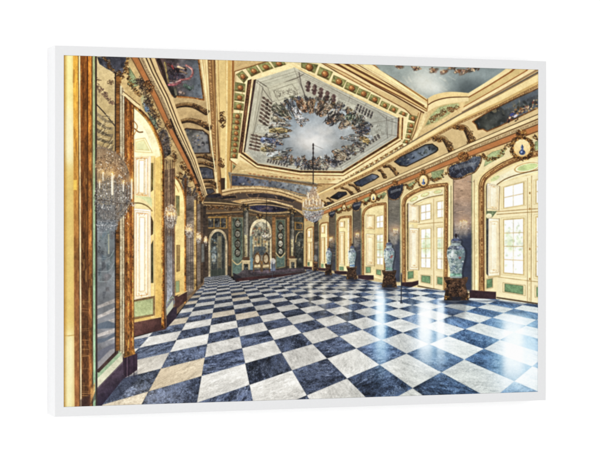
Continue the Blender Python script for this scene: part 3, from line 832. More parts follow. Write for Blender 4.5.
# window 1 (nearest)
opn = [(486.5, 300), (486.5, 184), (496, 174.5), (515, 165), (544, 156), (544, 306)]
fill(opn, (238, 220, 168), tex=.02)
fill([(486.5, 187), (497, 177), (515, 168), (544, 159), (544, 170), (520, 175), (500, 183), (497, 186)], (244, 232, 190), tex=.04)
ell(527, 167.5, 13, 4.6, (178, 130, 70), -.2)
ell(527.2, 167.4, 12.2, 4.0, (236, 226, 178), -.2)
ell(527.6, 167.2, 10.4, 3.1, (190, 206, 140), -.2, tex=.05)
ell(495, 178.5, 5, 2, (206, 212, 150), -.5)
stroke(smooth([(497, 184.6), (506, 178.8), (520, 174), (544, 168.6)]), 1.0, (120, 92, 56))
stroke(smooth([(500, 186.4), (510, 180.6), (522, 176.6), (544, 172)]), 1.4, (240, 218, 160))
fill([(497.5, 187), (508, 181), (522, 177), (544, 173), (544, 305), (497.5, 297.5)], (240, 224, 176), tex=.02)
pane([(504, 187.3), (523.3, 182.4), (523.3, 204.8), (504, 208)], 2, 2)
pane([(504, 220), (523.3, 218.6), (523.3, 274.4), (504, 272.6)], 2, 4, 1)
pane([(536.4, 180.4), (556, 176), (556, 201), (536.4, 203.2)], 2, 2)
pane([(536.4, 217.4), (556, 216), (556, 279), (536.4, 276)], 2, 4, .6)
stroke([(527.6, 178), (527.4, 302)], .6, (150, 116, 72), .8)
stroke([(531.6, 176), (531, 302)], .8, (168, 136, 86), .8)
stroke([(529.6, 178), (529.4, 301)], 1.4, (238, 216, 160), .8)
for y in (193, 209, 249, 279):
    ell(529.8, y, .7, 1.2, (150, 112, 64))
for t in ([(497, 211.6), (529, 209.2), (544, 208.4)], [(497, 214.4), (529, 212.2), (544, 211.4)]):
    stroke(t, .8, (160, 124, 76), .85)
stroke([(498, 277), (530, 281), (544, 282.6)], .7, (170, 138, 88), .8)
greenpanel([(504.6, 283.5), (523.2, 285.8), (523.2, 294.6), (504.6, 291.6)])
greenpanel([(536.4, 287), (550, 289), (550, 298.5), (536.4, 296.6)])
fill([(484.4, 186), (487, 183), (487, 212), (484.4, 212)], (92, 84, 70))
shutter([(487, 183), (499.8, 186.2), (499, 210.4), (486.8, 208.4)])
fill([(485, 211), (497, 211), (492.5, 217), (485.4, 222)], (96, 106, 80), tex=.2)
ell(489, 216, 3, 2.6, (236, 222, 176))
fill([(485, 222), (488.4, 218), (488, 276), (485, 272)], (54, 58, 62), tex=.2)
shutter([(488.4, 218), (499.4, 218.6), (500, 276), (488, 277)])
fill([(487.4, 276), (500.6, 275), (500.6, 276.6), (488, 278.2)], (206, 182, 130))
greenpanel([(486.6, 279.6), (492.4, 278.4), (492.4, 287), (486.6, 288.4)])
stroke([(497, 297.6), (520, 301), (544, 304.8)], 1.5, (92, 76, 58))
goldframe([(481.4, 186), (481.6, 240), (481.8, 299)], [(481.4, 186), (484.5, 178), (494, 170.5), (506, 163.6), (522, 157.4), (546, 151.5)], [], 4.6)
stroke([(476, 186), (476.4, 298)], 2.6, (240, 222, 166))
stroke([(474.4, 180), (474.6, 297)], .5, (150, 120, 76))
# window 2
opn = [(405.5, 288), (405, 204), (411, 197.5), (420, 192.8), (432, 189.5), (446, 187.6), (446, 293)]
fill(opn, (232, 210, 150), tex=.04)
fill([(406, 203.5), (414, 197), (425, 192), (446, 188), (446, 194.5), (432, 197), (419, 202.5), (410, 205)], (240, 230, 186), tex=.05)
for (x, y, a) in ((414, 199, -.5), (425, 194.6, -.35), (438, 191.6, -.2)):
    ell(x, y, 4.4, 1.8, (188, 152, 92), a)
    ell(x, y, 3.8, 1.4, (204, 210, 150), a)
stroke(smooth([(411, 205.6), (419, 201), (430, 197.2), (446, 194.4)]), .8, (128, 98, 60))
fill([(417.6, 206), (424, 201), (432, 198.6), (446, 196), (446, 291.6), (418, 286)], (240, 222, 172), tex=.02)
pane([(420.8, 205.4), (430.7, 203.6), (430.7, 218.8), (420.8, 220.7)], 2, 2)
pane([(437.2, 202), (446.5, 200.4), (446.5, 216.8), (437.2, 217.8)], 2, 2)
pane([(421, 229.4), (430.7, 228.4), (430.7, 268), (421, 267.6)], 2, 4, .5)
pane([(437.2, 227.8), (446, 227), (446, 270), (437.2, 268.8)], 2, 4, .4)
stroke([(433.7, 199), (433.8, 290)], .6, (160, 126, 80), .8)
stroke([(418, 224.4), (434, 222.8), (446, 222)], .7, (160, 126, 80), .8)
greenpanel([(421.4, 275.4), (430.4, 276), (430.4, 283.6), (421.4, 281.8)])
greenpanel([(437.2, 276.8), (446, 277.8), (446, 285.6), (437.2, 284)])
fill([(405.6, 204), (408.4, 203), (408.4, 280), (405.6, 282)], (118, 100, 70), tex=.15)
shutter([(408.2, 203.6), (419.2, 205.6), (419.2, 222.8), (408.2, 222)])
ell(411.6, 226.2, 2.4, 2, (228, 214, 168))
shutter([(409.2, 227.6), (419, 228.4), (418.8, 270.2), (409.2, 269.6)])
greenpanel([(407.6, 271.6), (413.4, 271), (413.4, 278), (407.6, 279.2)])
stroke([(418, 286), (434, 289), (446, 291.4)], 1.2, (96, 78, 58))
goldframe([(403.6, 205), (403.8, 240), (404, 284)], [(403.6, 205), (405.4, 198.6), (412, 193.4), (422, 188.8), (434, 186), (446.4, 184.6)], [(446.4, 200), (446, 240), (445.6, 289)], 3.2)
stroke([(449.4, 186), (449.2, 292)], 1.6, (238, 218, 160))
stroke([(451, 186), (450.8, 293)], .6, (120, 120, 86))
stroke([(400.2, 206), (400.6, 285)], 1.8, (236, 214, 156))
# window 3
fill([(363.6, 275), (363.6, 214), (370, 208.6), (384, 205.6), (384, 280)], (240, 220, 160), tex=.05)
fill([(375.4, 216), (384, 213), (384, 279), (375.4, 276)], (228, 204, 146))
shutter([(365.6, 214.6), (374.6, 215), (374.6, 229.4), (365.6, 228.6)], ((252, 240, 206), (238, 220, 170)))
pane([(376.6, 216.6), (383.4, 215), (383.4, 227.4), (376.6, 228)], 2, 2)
shutter([(366, 233.6), (374.8, 234), (374.6, 266.2), (366, 265)], ((252, 240, 206), (238, 220, 170)))
pane([(376.8, 235), (383.2, 234.4), (383.2, 265), (376.8, 264.4)], 2, 4, .3)
greenpanel([(365.8, 267), (370.6, 266.8), (370.6, 272.6), (365.8, 273)])
greenpanel([(376.4, 269.6), (381, 270), (381, 275.4), (376.4, 274.2)])
goldframe([(362.8, 216), (362.8, 276)], [(362.8, 216), (364.6, 210.6), (369, 207), (376, 204.6), (385.4, 203.6)], [(385.4, 220), (385.2, 282)], 2.2)
# windows 4, 5, 6, ever narrower
for (x0, x1, yt, yb, sh) in ((337.4, 350.6, 217.6, 272.4, .55), (319.8, 328, 223.4, 269.6, .6), (306.4, 313.2, 228, 268, .7)):
    w = x1 - x0
    fill([(x0, yb), (x0, yt + w * .25), (x0 + w * .4, yt), (x1, yt - .4), (x1, yb + 1)], (240, 218, 156), tex=.05)
    shutter([(x0 + w * .12, yt + w * .28), (x0 + w * sh, yt + w * .28), (x0 + w * sh, yt + 10), (x0 + w * .12, yt + 10)], orna=False)
    shutter([(x0 + w * .15, yt + 14), (x0 + w * sh, yt + 14), (x0 + w * sh, yb - 7), (x0 + w * .15, yb - 7.5)], ((252, 238, 200), (236, 214, 160)), False)
    fill([(x0 + w * .8, yt + 2), (x1 - .2, yt + 2), (x1 - .2, yb - 8), (x0 + w * .8, yb - 8)], (252, 250, 240))
    for k in range(5):
        stroke([(x0 + w * .78, yt + 6 + k * 8), (x1, yt + 6 + k * 8)], .6, (210, 184, 130))
    fill([(x0 + w * .1, yb - 6.2), (x0 + w * .5, yb - 6), (x0 + w * .5, yb - 1.6), (x0 + w * .1, yb - 2)], (112, 140, 106), tex=.1, edge=(214, 192, 140))
    goldframe([(x0, yt + w * .3), (x0, yb)], [(x0, yt + w * .3), (x0 + w * .2, yt + w * .02), (x0 + w * .6, yt - .8), (x1, yt - 1)], [(x1, yb)], max(1.1, w * .15))

# pilasters with mirrors, dark at the foot
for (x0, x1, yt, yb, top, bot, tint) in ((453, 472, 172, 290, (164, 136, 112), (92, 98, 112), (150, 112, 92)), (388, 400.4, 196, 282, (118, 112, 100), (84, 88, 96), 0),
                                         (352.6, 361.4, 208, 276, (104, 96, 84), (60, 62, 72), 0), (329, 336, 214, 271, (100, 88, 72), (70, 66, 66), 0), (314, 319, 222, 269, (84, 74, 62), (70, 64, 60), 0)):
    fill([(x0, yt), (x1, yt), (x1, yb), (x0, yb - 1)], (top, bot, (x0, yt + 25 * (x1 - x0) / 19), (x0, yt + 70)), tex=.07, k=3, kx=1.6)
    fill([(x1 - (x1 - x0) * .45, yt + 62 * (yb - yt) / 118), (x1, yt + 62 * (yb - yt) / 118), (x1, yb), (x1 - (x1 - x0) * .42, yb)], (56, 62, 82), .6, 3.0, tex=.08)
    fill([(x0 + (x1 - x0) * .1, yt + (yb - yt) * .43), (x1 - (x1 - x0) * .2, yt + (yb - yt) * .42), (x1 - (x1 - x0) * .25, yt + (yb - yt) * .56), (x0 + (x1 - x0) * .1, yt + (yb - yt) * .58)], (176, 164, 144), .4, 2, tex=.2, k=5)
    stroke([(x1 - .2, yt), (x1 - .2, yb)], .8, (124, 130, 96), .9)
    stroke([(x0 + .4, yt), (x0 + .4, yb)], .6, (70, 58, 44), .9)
    for k in range(26):
        y = rng.uniform(yt + 8, yt + 46)
        x = rng.uniform(x0 + .5, x1 - 3)
        stroke([(x, y), (min(x + rng.uniform(1, 6), x1 - .5), y + rng.normal(0, .8))], rng.uniform(.3, .9), tuple(np.array(top) * rng.uniform(.5, 1.4)), .5)
for k in range(12):
    fill([(455, 235 + k * 4), (471, 236 + k * 4), (471, 237.6 + k * 4), (455, 236.5 + k * 4)], (70, 84, 112), .25, 1)
# dark plinths
for P in ([(469.5, 290), (482, 291), (496, 292), (496, 299.6), (479, 303), (469.5, 300)], [(401.6, 282.4), (412, 282), (418.4, 280.6), (418.4, 284.6), (406, 289), (401.6, 288)], [(358, 275), (373.6, 275.4), (373.6, 279.8), (362, 280.4), (358, 279.6)],
          [(334, 270.8), (347, 271.4), (347.4, 274.4), (335, 274.8)], [(316, 267.6), (326, 268.4), (326, 271), (316, 270.6)], [(302, 266.4), (312, 267), (312, 269.6), (302, 269.2)]):
    fill(P, (62, 44, 50), tex=.10)
    stroke(P[:3], .6, (110, 84, 74), .7)
stroke([(446, 289.5), (470, 294)], 1.2, (80, 60, 50))

# ---- frieze over the windows: green fields, garlands, cartouches with vases, dark shells over the pilasters
for q in (T(460, 112, 180, 410, 195, 335, 240, 300, 345, 270, 325, 330, 230, 380), T(460, 112, 560, 225, 640, 190, 640, 260, 560, 290), T(380, 172, 200, 130, 205, 95, 265, 65, 262, 95, 225, 125), T(380, 172, 390, 60, 385, 0, 480, -20, 470, 40, 440, 55),
          T(300, 172, 480, 230, 480, 200, 520, 185, 515, 215), T(300, 172, 575, 180, 600, 165, 604, 200, 585, 200), T(380, 172, -2, 175, 30, 150, 50, 160, 25, 200, 0, 205), T(300, 172, 270, 300, 275, 280, 310, 268, 305, 292), T(300, 172, 345, 280, 345, 262, 380, 250, 378, 275)):
    fill(q, (150, 162, 116), tex=.12, edge=(96, 96, 68), ew=.4)
garland(smooth(T(460, 112, 170, 320, 200, 350, 250, 355, 310, 310, 370, 240)), 2.1, 26)
garland(smooth(T(460, 112, 560, 180, 590, 205, 640, 190)), 2, 10)
garland(smooth(T(380, 172, 195, 90, 215, 125, 245, 110, 275, 60)), 1.5, 14)
garland(smooth(T(380, 172, 370, 40, 400, 60, 450, 50, 500, 0)), 1.6, 14)
garland(smooth(T(300, 172, 470, 220, 490, 240, 525, 205)), 1.0, 8)
garland(smooth(T(300, 172, 575, 190, 590, 205, 620, 180)), 1.0, 7)
garland(smooth(T(300, 172, 270, 290, 285, 305, 318, 280)), .9, 7)
garland(smooth(T(300, 172, 345, 262, 360, 290, 385, 260)), .9, 7)
for (x, y, rx, ry, vs) in ((522, 148, 9.4, 9.6, 1), (423.4, 180.6, 4.6, 5.8, .58), (373.4, 197.6, 2.9, 4.2, .36), (344, 207.6, 1.7, 2.9, .2)):
    for k in range(int(26 + rx * 5)):
        a = k / (26 + rx * 5) * 6.283
        orn(x + rx * 1.12 * math.cos(a), y + ry * 1.12 * math.sin(a), rx * .2, ry * .18, 5, sz=max(.45, rx / 10))
    ell(x, y, rx, ry, (82, 54, 30), 0, .9)
    ell(x, y, rx * .9, ry * .92, ((250, 226, 168), (226, 186, 120), (x, y - ry), (x, y + ry)), 0, tex=.04)
    for k in range(12):
        a = k / 12 * 6.283
        ell(x + rx * .92 * math.cos(a), y + ry * .94 * math.sin(a), rx * .1, ry * .1, (190, 140, 74), 0, .9)
    for (dy, w, h) in ((3.0, 3.1, 2.6), (-.2, 1.3, 1.9), (-2.4, 1.5, .9), (-3.6, .7, 1.2)):
        ell(x + .2 * vs, y + (dy + 1.4) * vs, w * vs, h * vs, (72, 92, 140) if vs > .3 else (40, 40, 52), 0, tex=.3)
        ell(x - .5 * vs, y + (dy + 1.0) * vs, w * .35 * vs, h * .4 * vs, (170, 186, 214), 0, .8)
    orn(x - .2, y - ry * 1.5, rx * .6, ry * .42, int(16 + rx * 3), sz=max(.5, rx / 9), base=.5)
CAP1 = [(95, 330), (130, 290), (200, 265), (330, 225), (370, 190), (460, 185), (472, 230), (440, 310), (390, 370), (320, 395), (250, 432), (170, 444), (110, 410)]
CAP2 = [(100, 262), (165, 212), (240, 200), (302, 184), (307, 240), (282, 320), (232, 380), (160, 388), (112, 350)]


def capital(P, knob, kr, top, foot):
    """a dark slate shell crowning a pilaster, thin gilt rim, one round gilt boss above it"""
    xs, ys = [p[0] for p in P], [p[1] for p in P]
    w, h = max(xs) - min(xs), max(ys) - min(ys)
    Q = smooth(P, 4, True)
    stroke(Q + Q[:1], w * .05 + .5, (92, 66, 42), .9, .5, tex=.3)
    fill(Q, (top, foot, (min(xs) + w * .6, min(ys)), (min(xs) + w * .4, max(ys))), tex=.16, k=4)
    sl, X, Y = win(min(xs) - 2, min(ys) - 2, max(xs) + 2, max(ys) + 2)
    kp = CAN[sl].copy()
    for k in range(int(w * h * .35 + 8)):
        x, y = rng.uniform(min(xs), max(xs)), rng.uniform(min(ys), max(ys))
        t = (y - min(ys)) / h
        c = [(36, 36, 44), (44, 46, 58), tuple(q * 1.3 for q in top), (128, 130, 132)][min(3, int(rng.uniform(0, 4 - 1.4 * t)))]
        stroke([(x, y), (x + rng.normal(0, .05) * w, y + rng.uniform(.04, .16) * h)], rng.uniform(.3, .8), c, .55, .6)
    for k in range(3):
        a, b2 = (min(xs) + w * .2, min(ys) + h * (.48 + k * .06)), (min(xs) + w * .82, min(ys) + h * (.30 + k * .05))
        stroke(smooth([a, (lerp(a, b2, .5)[0], lerp(a, b2, .5)[1] - h * .02), b2]), .5 + w * .008, (150, 152, 150), .55, .6)
    m = np.clip(.5 - pd_poly(X, Y, Q) / .5, 0, 1)[..., None]
    CAN[sl] = kp * (1 - m) + CAN[sl] * m
    for (x, y), an in along(Q + Q[:1], max(.9, w * .055)):
        ell(x, y, w * .017 + .25, w * .013 + .25, [(206, 166, 104), (84, 58, 36), (150, 110, 66)][rng.integers(3)], an, .85)
    ell(knob[0], knob[1], kr, kr * .85, (74, 48, 28), 0, .95)
    ell(knob[0] - kr * .1, knob[1] - kr * .1, kr * .85, kr * .7, ((178, 124, 66), (104, 66, 34), (knob[0] - kr, knob[1] - kr), (knob[0] + kr, knob[1] + kr)), 0, .95, tex=.15)
    for k in range(int(8 + kr * 4)):
        curl(knob[0] + rng.normal(0, kr * .4), knob[1] + rng.normal(0, kr * .35), kr * .3, [(64, 40, 24), (216, 166, 98), (120, 78, 42)][rng.integers(3)], .35 + kr * .04)


capital([(440 + x / 11.5, 140 + y / 11.5) for x, y in CAP1], (463.2, 156.4), 5.6, (94, 102, 114), (42, 42, 54))
capital([(380 + x / 13.15, 170 + y / 13.15) for x, y in CAP2], (395.2, 182.6), 2.8, (58, 62, 76), (34, 36, 48))
for (x, y, k) in ((356.6, 206, .62), (332, 214, .45), (316, 221, .3)):
    capital([(x + (px - 200) / 13.15 * k * .95, y + (py - 290) / 13.15 * k) for px, py in CAP2], (x, y - 9.4 * k), 2.6 * k, (56, 58, 68), (36, 36, 46))
# sconce flames on the pilasters


def sconce(x, y, r, n=4):
    glow(x, y, r * 2.0, r * 1.5, (150, 84, 30), .75)
    for k in range(int(r * 8)):
        curl(x + rng.normal(0, r * .5), y + r * .9 + rng.normal(0, r * .45), .6, [(92, 84, 78), (210, 200, 186), (60, 52, 48), (170, 130, 84)][rng.integers(4)], .4, .8)
    for k in range(n):
        fx = x + (k - (n - 1) / 2) * r * 1.5 / n
        fy = y + rng.uniform(-.8, .8)
        stroke([(fx, fy + .4), (fx, fy + 2.6 * r / 3)], .5, (236, 220, 190), .9)
        ell(fx, fy - .3, .45, 1.0, (255, 214, 120), 0, .95)
        ell(fx, fy + .2, .3, .5, (255, 250, 220), 0, .95)


sconce(463.5, 221.5, 5.2, 5)
sconce(395.5, 229.5, 3.4, 4)
sconce(357.4, 234, 2.4, 3)
sconce(331, 238.4, 2.2, 3)

# ---- far end of the hall
back = [(198, 196), (222, 199), (242, 204), (272, 202), (296, 210), (304, 216), (303, 272), (198, 280)]
fill(back, ((78, 66, 52), (66, 58, 50), (230, 205), (250, 270)), tex=.12)
A = smooth([(198, 201.5), (222, 202.5), (243, 205)])
B = smooth([(198, 216), (222, 214.6), (243, 213)])
bands(A, B, [(0, .1, (176, 146, 100)), (.1, .2, (70, 52, 36)), (.2, .34, (150, 122, 84)), (.34, .78, (96, 80, 62)), (.78, .9, (148, 116, 76)), (.9, 1, (56, 42, 32))])
garland([(206, 207.6), (222, 207.4), (240, 208)], 2, 22, gold=(150, 130, 100), high=(196, 180, 150))
ell(268, 208.6, 20, 3.6, (44, 42, 60), .02, tex=.3)
for k in range(30):
    ell(268 + rng.normal(0, 9), 207.6 + rng.normal(0, 1.4), rng.uniform(.6, 2), .6, [(70, 64, 78), (30, 28, 40), (104, 88, 84)][rng.integers(3)], 0, .7)
for P, w, c in (([(249, 209.4), (262, 212.6), (276, 213), (290, 212)], 1.6, (176, 146, 100)), ([(247, 213), (262, 215.4), (290, 215.4)], 1.2, (120, 94, 62)), ([(246, 206), (258, 204.6), (274, 205.6), (291, 209)], 1.0, (196, 164, 114)), ([(222, 215.8), (304, 216.6)], 1.2, (104, 72, 40))):
    stroke(smooth(P), w, c, .9)
# left doorway of the far wall
for q in ([(206.5, 216.6), (227.5, 216.2), (227.5, 228.6), (206.5, 228.6)],):
    fill(q, (160, 122, 64), tex=.12)
    fill(sub(q, .08, .14, .92, .9), (62, 60, 58), tex=.25)
    for k in range(24):
        x, y = rng.uniform(209, 226), rng.uniform(219, 227)
        ell(x, y, rng.uniform(.4, 1.2), rng.uniform(.4, 1), [(120, 118, 108), (40, 40, 44), (206, 174, 92), (90, 92, 90)][rng.integers(4)], 0, .85)
    stroke([(214, 217.5), (214, 228)], .6, (190, 146, 72))
    stroke([(220.4, 217.5), (220.4, 228)], .6, (190, 146, 72))
door = [(208.4, 279)] + smooth([(208.4, 242), (209.6, 235), (213, 230.4), (217.6, 229), (222.4, 230.6), (226, 235), (227.4, 242)], 4) + [(227.4, 277)]
fill(door, (176, 158, 124), tex=.12)
door2 = [(210.4, 278)] + smooth([(210.4, 243), (211.6, 237), (214.4, 233), (217.8, 231.6), (221.6, 233), (224.4, 237), (225.4, 243)], 4) + [(225.4, 276)]
fill(door2, (58, 60, 58), tex=.2)
for k in range(34):
    x, y = rng.uniform(211, 218), rng.uniform(235, 268)
    ell(x, y, rng.uniform(.4, 1.3), rng.uniform(.5, 1.6), [(120, 134, 132), (36, 44, 48), (166, 150, 110), (84, 100, 106), (150, 160, 156)][rng.integers(5)], 0, .75)
for x in (211, 217.6, 221.4, 225):
    stroke([(x, 234 if 213 < x < 224 else 240), (x, 277)], .7, (120, 118, 100), .85)
for y in (242, 249, 256, 263, 270):
    stroke([(211, y), (217.4, y)], .4, (126, 128, 112), .8)
fill([(211, 270), (225, 269), (225, 277), (211, 278)], (66, 72, 64), .8)
fill([(218, 236), (221, 236), (221, 268), (218, 268)], (150, 134, 96), .45, .8, tex=.2)
fill([(212, 246), (216, 246), (216, 262), (212, 262)], (170, 180, 176), .45, .8, tex=.3)
# green wall fields with oval medallions
for (x0, x1, yt, yb, cx, oy) in ((231.6, 243.4, 217.4, 276, 237.6, (223.6, 234, 244, 252.8)), (275.6, 285.4, 219.4, 269, 280.4, (227, 236, 243.6, 251.6))):
    fill([(x0, yt), (x1, yt), (x1, yb - 2), (x0, yb)], (82, 92, 80), tex=.14, edge=(166, 142, 96), ew=.7)
    fill([(x0 + 1, yb - 12), (x1 - 1, yb - 13), (x1 - 1, yb - 3), (x0 + 1, yb - 2)], (92, 112, 102), tex=.1)
    stroke(smooth([(x0 + .4, yb - 16), ((x0 + x1) / 2, yb - 11.5), (x1 - .4, yb - 16)]), 1.1, (190, 166, 118))
    for y in oy:
        ell(cx, y, 3.0, 4.4, (48, 42, 36), 0, tex=.2)
        orn(cx, y - 4.4, 1.6, .8, 5, sz=.5)
        ell(cx, y, 2.3, 3.0, (122, 118, 104), 0, tex=.25)
        for k in range(6):
            ell(cx + rng.normal(0, 1), y + rng.normal(0, 1.3), .7, .6, [(76, 80, 72), (168, 162, 144), (110, 98, 82)][rng.integers(3)], 0, .8)
# central mirrored niche
fill([(249, 216), (272, 216), (272, 271), (249, 271)], (88, 80, 66), tex=.15)
arch = [(249.6, 270)] + smooth([(249.6, 236), (250.4, 228), (254, 221.6), (260.6, 218.6), (267, 221), (270.8, 227), (271.6, 236)], 4) + [(271.6, 270)]
fill(arch, (196, 180, 142), tex=.10)
arch2 = [(251.4, 270)] + smooth([(251.4, 237), (252.4, 229.6), (255.6, 224), (260.8, 221.6), (266, 223.6), (269, 229), (269.8, 237)], 4) + [(269.8, 270)]
fill(arch2, ((152, 146, 124), (84, 80, 72), (260, 224), (260, 266)), tex=.2)
for k in range(90):
    x, y = rng.uniform(252.5, 269), rng.uniform(226, 252)
    ell(x, y, rng.uniform(.4, 1.6), rng.uniform(.4, 1.6), [(196, 180, 140), (70, 80, 72), (104, 110, 100), (210, 200, 170), (56, 56, 54), (160, 120, 76), (120, 74, 60)][rng.integers(7)], rng.uniform(0, 3), .7)
for k in range(5):
    fill([(253 + k * 3.3, 236 + rng.uniform(-2, 2)), (254.8 + k * 3.3, 236), (254.8 + k * 3.3, 252), (253 + k * 3.3, 252)], (206, 184, 126), .5)
fill([(254, 246.5), (265, 246.5), (265, 255), (254, 255)], (50, 62, 72), .7, tex=.2)
fill([(249.8, 236), (252.4, 236), (252.4, 270), (249.8, 270)], (104, 124, 122), .8, tex=.1)
orn(259.6, 216.8, 4, 2, 16, dark=(40, 26, 22), mid=(70, 46, 34))
# orange pilasters
for x0, x1 in ((272.2, 275.4), (287, 289.4), (228.4, 231)):
    fill([(x0, 217), (x1, 217), (x1, 266), (x0, 266)], ((146, 104, 62), (104, 76, 50), (x0, 220), (x0, 262)), tex=.15)
# right doorway
fill([(295.2, 217), (303.6, 217), (303.6, 270), (295.2, 268)], (64, 64, 58), tex=.25)
fill([(294.4, 221.6), (303, 222.6), (303, 230.4), (294.4, 230)], (164, 126, 68), tex=.1)
fill([(296, 223.4), (302, 224), (302, 229.4), (296, 229)], (70, 64, 56), tex=.3)
stroke(smooth([(295.6, 242), (296.6, 236), (299, 232.4), (302.4, 232)]), .9, (172, 148, 104))
for k in range(16):
    ell(rng.uniform(297, 303), rng.uniform(236, 264), .7, rng.uniform(.5, 1.4), [(150, 140, 112), (44, 46, 46), (100, 104, 96)][rng.integers(3)], 0, .8)
for k in range(260):
    x, y = rng.uniform(206, 303), rng.choice([rng.uniform(212, 219), rng.uniform(216, 268)])
    if rng.random() < .5:
        x = rng.choice([207, 228.6, 231.4, 243.6, 249, 272.4, 275.6, 285.6, 288, 295]) + rng.normal(0, .5)
    curl(x, y, rng.uniform(.4, 1.0), [(44, 38, 32), (190, 164, 116), (120, 98, 68), (150, 120, 76), (58, 62, 58)][rng.integers(5)], .45, .6)
# columns on pedestals
for (x, yt, yb, w) in ((246, 205, 259, 5.4), (292.2, 209, 258, 4.4), (202.6, 206, 270, 5)):
    fill([(x - w / 2, yt), (x + w / 2, yt), (x + w / 2, yb), (x - w / 2, yb)], ((66, 66, 60), (122, 116, 104), (x - w / 2, 0), (x + w / 2, 0)), tex=.2)
    stroke([(x + w * .12, yt + 8), (x + w * .12, yb)], w * .16, (168, 158, 136), .6)
    orn(x, yt + 2.6, w * .72, 3.4, 24, dark=(34, 26, 20), mid=(80, 60, 40))
    fill([(x - w * .3, yt + 30), (x + w * .22, yt + 30), (x + w * .22, yb - 1), (x - w * .3, yb - 1)], (232, 206, 142) if x > 240 else (80, 70, 58), .6, .7, tex=.25)
    stroke([(x - w * .46, yt), (x - w * .46, yb)], .5, (40, 34, 28), .8)
    stroke([(x + w * .46, yt), (x + w * .46, yb)], .5, (40, 34, 28), .8)
    fill([(x - w * .62, yb - 2), (x + w * .62, yb - 2), (x + w * .7, yb + 1), (x - w * .7, yb + 1)], (90, 66, 48))
for (x0, x1, y0, y1) in ((241.8, 250.2, 260.8, 276.6), (289.2, 296.4, 259, 273.4)):
    fill([(x0, y0), (x1, y0), (x1, y1), (x0, y1)], (170, 152, 116), tex=.1, edge=(110, 90, 64))
    fill([(x0 + 1.8, y0 + 3), (x1 - 1.8, y0 + 3), (x1 - 1.8, y1 - 2), (x0 + 1.8, y1 - 2)], (58, 62, 62), tex=.25, edge=(120, 96, 60))
    for k in range(8):
        curl(rng.uniform(x0 + 2.4, x1 - 2.4), rng.uniform(y0 + 4, y1 - 3), .8, (150, 150, 138), .4, .9)
    stroke([(x0 - .2, y0), (x1 + .2, y0)], .9, (206, 184, 136))
    stroke([(x0 - .3, y1), (x1 + .3, y1)], .9, (180, 158, 116))
# red carpeted step
fill([(235.4, 276), (243, 270), (304, 267.6), (306, 273), (290, 275), (268, 277), (236, 281)], (70, 64, 66), tex=.15)
fill([(252, 270.6), (300, 268.6), (304, 271), (250, 274.4)], (80, 70, 76), tex=.2)
stroke([(250, 271.8), (303, 269.6)], .7, (130, 110, 112), .4)
fill([(233, 272.6), (241.6, 277), (241.6, 281), (234, 281)], (48, 44, 50), tex=.15)
fill([(236, 278.6), (250, 277), (280, 274.4), (306, 272), (306, 274.6), (280, 277.4), (250, 280.4), (236, 282)], (62, 38, 38), tex=.12)
# two oval-backed armchairs and a small blue stool
for x in (257.4, 266):
    ell(x, 258.6, 3.2, 5.8, (92, 66, 40), 0, tex=.2)
    ell(x, 258.8, 2.2, 4.2, (176, 158, 126), 0, tex=.12)
    orn(x, 252.4, 1.6, 1.2, 6, sz=.5)
    fill([(x - 3.8, 264.4), (x + 3.8, 264.2), (x + 4.2, 267.6), (x - 4.2, 268)], (176, 158, 120), tex=.15, edge=(96, 68, 40))
    for dx in (-3.6, 3.4):
        stroke([(x + dx, 262), (x + dx * 1.05, 271.4)], .8, (110, 80, 48))
        stroke([(x + dx, 261), (x + dx * 1.2, 263.6)], .9, (140, 104, 60))
fill([(250.4, 258), (252.8, 258), (253, 270), (250, 270)], (104, 140, 156), .7, tex=.1)
fill([(270.4, 261), (275.4, 260), (275.6, 271), (270.8, 271)], (96, 112, 134), .7, tex=.15)
ell(273, 261, 2.6, 3, (206, 200, 190), 0, .8)
stroke([(272.2, 262), (272.4, 279)], .6, (70, 70, 80))
stroke([(266.5, 196), (266.5, 231)], .5, (50, 42, 36))
# its small chandelier
ell(266.6, 236.4, 5, 4, (150, 140, 120), 0, .8, tex=.3)
for k in range(60):
    a = rng.uniform(0, 6.28)
    ell(266.6 + rng.normal(0, 2.2), 235.4 + rng.normal(0, 1.9), .45, .5, [(240, 236, 224), (110, 104, 94), (206, 190, 150)][rng.integers(3)], 0, .9)

# ---- marble floor, laid out in its own perspective from its joints
SRC = [(245.3, 363.3), (249.3, 384.7), (282, 353.3), (292, 370.7), (306.4, 396), (242, 347.7), (240, 336.3), (238.3, 327.3), (236.4, 320), (274, 339.7), (268, 330.7), (263.3, 322.7), (260, 316.3), (256.7, 310.7),
       (327.3, 358.4), (347.3, 378.7), (312.7, 344), (301.3, 332.7), (292.7, 324.4), (285.3, 317.3), (379.7, 365.1), (356, 348.7), (339.3, 336.7), (326.7, 327), (316.7, 319.6), (412.7, 387.7), (440.7, 371.7), (406, 353.6), (464, 359.6), (362, 330),
       (514, 381.3), (532.7, 366), (201.3, 376.3), (204.7, 357.3), (150, 391.3), (160.3, 368.7)]
DST = [(0, 0), (0, 1), (1, 0), (1, 1), (1, 2), (0, -1), (0, -2), (0, -3), (0, -4), (1, -1), (1, -2), (1, -3), (1, -4), (1, -5),
       (2, 1), (2, 2), (2, 0), (2, -1), (2, -2), (2, -3), (3, 2), (3, 1), (3, 0), (3, -1), (3, -2), (3, 3), (4, 3), (4, 2), (5, 3), (4, 0),
       (5, 4), (6, 4), (-1, 0), (-1, -1), (-2, 0), (-2, -1)]
HF = hom(SRC, DST)
floor_poly = [(84, 412), (103, 404), (122.7, 378.5), (132, 374), (132, 338), (150, 333), (165.8, 328.6), (177, 316), (187, 302), (196, 292), (201, 284), (205, 277), (228, 275), (236, 281.6), (280, 276.8), (306, 272.4), (306, 269), (334, 273.4), (358, 278.6),
              (402, 286), (446, 290.6), (470, 298), (500, 299.4), (548, 306), (548, 412)]
w = win(80, 266, 548, 412)
sl, X, Y = w
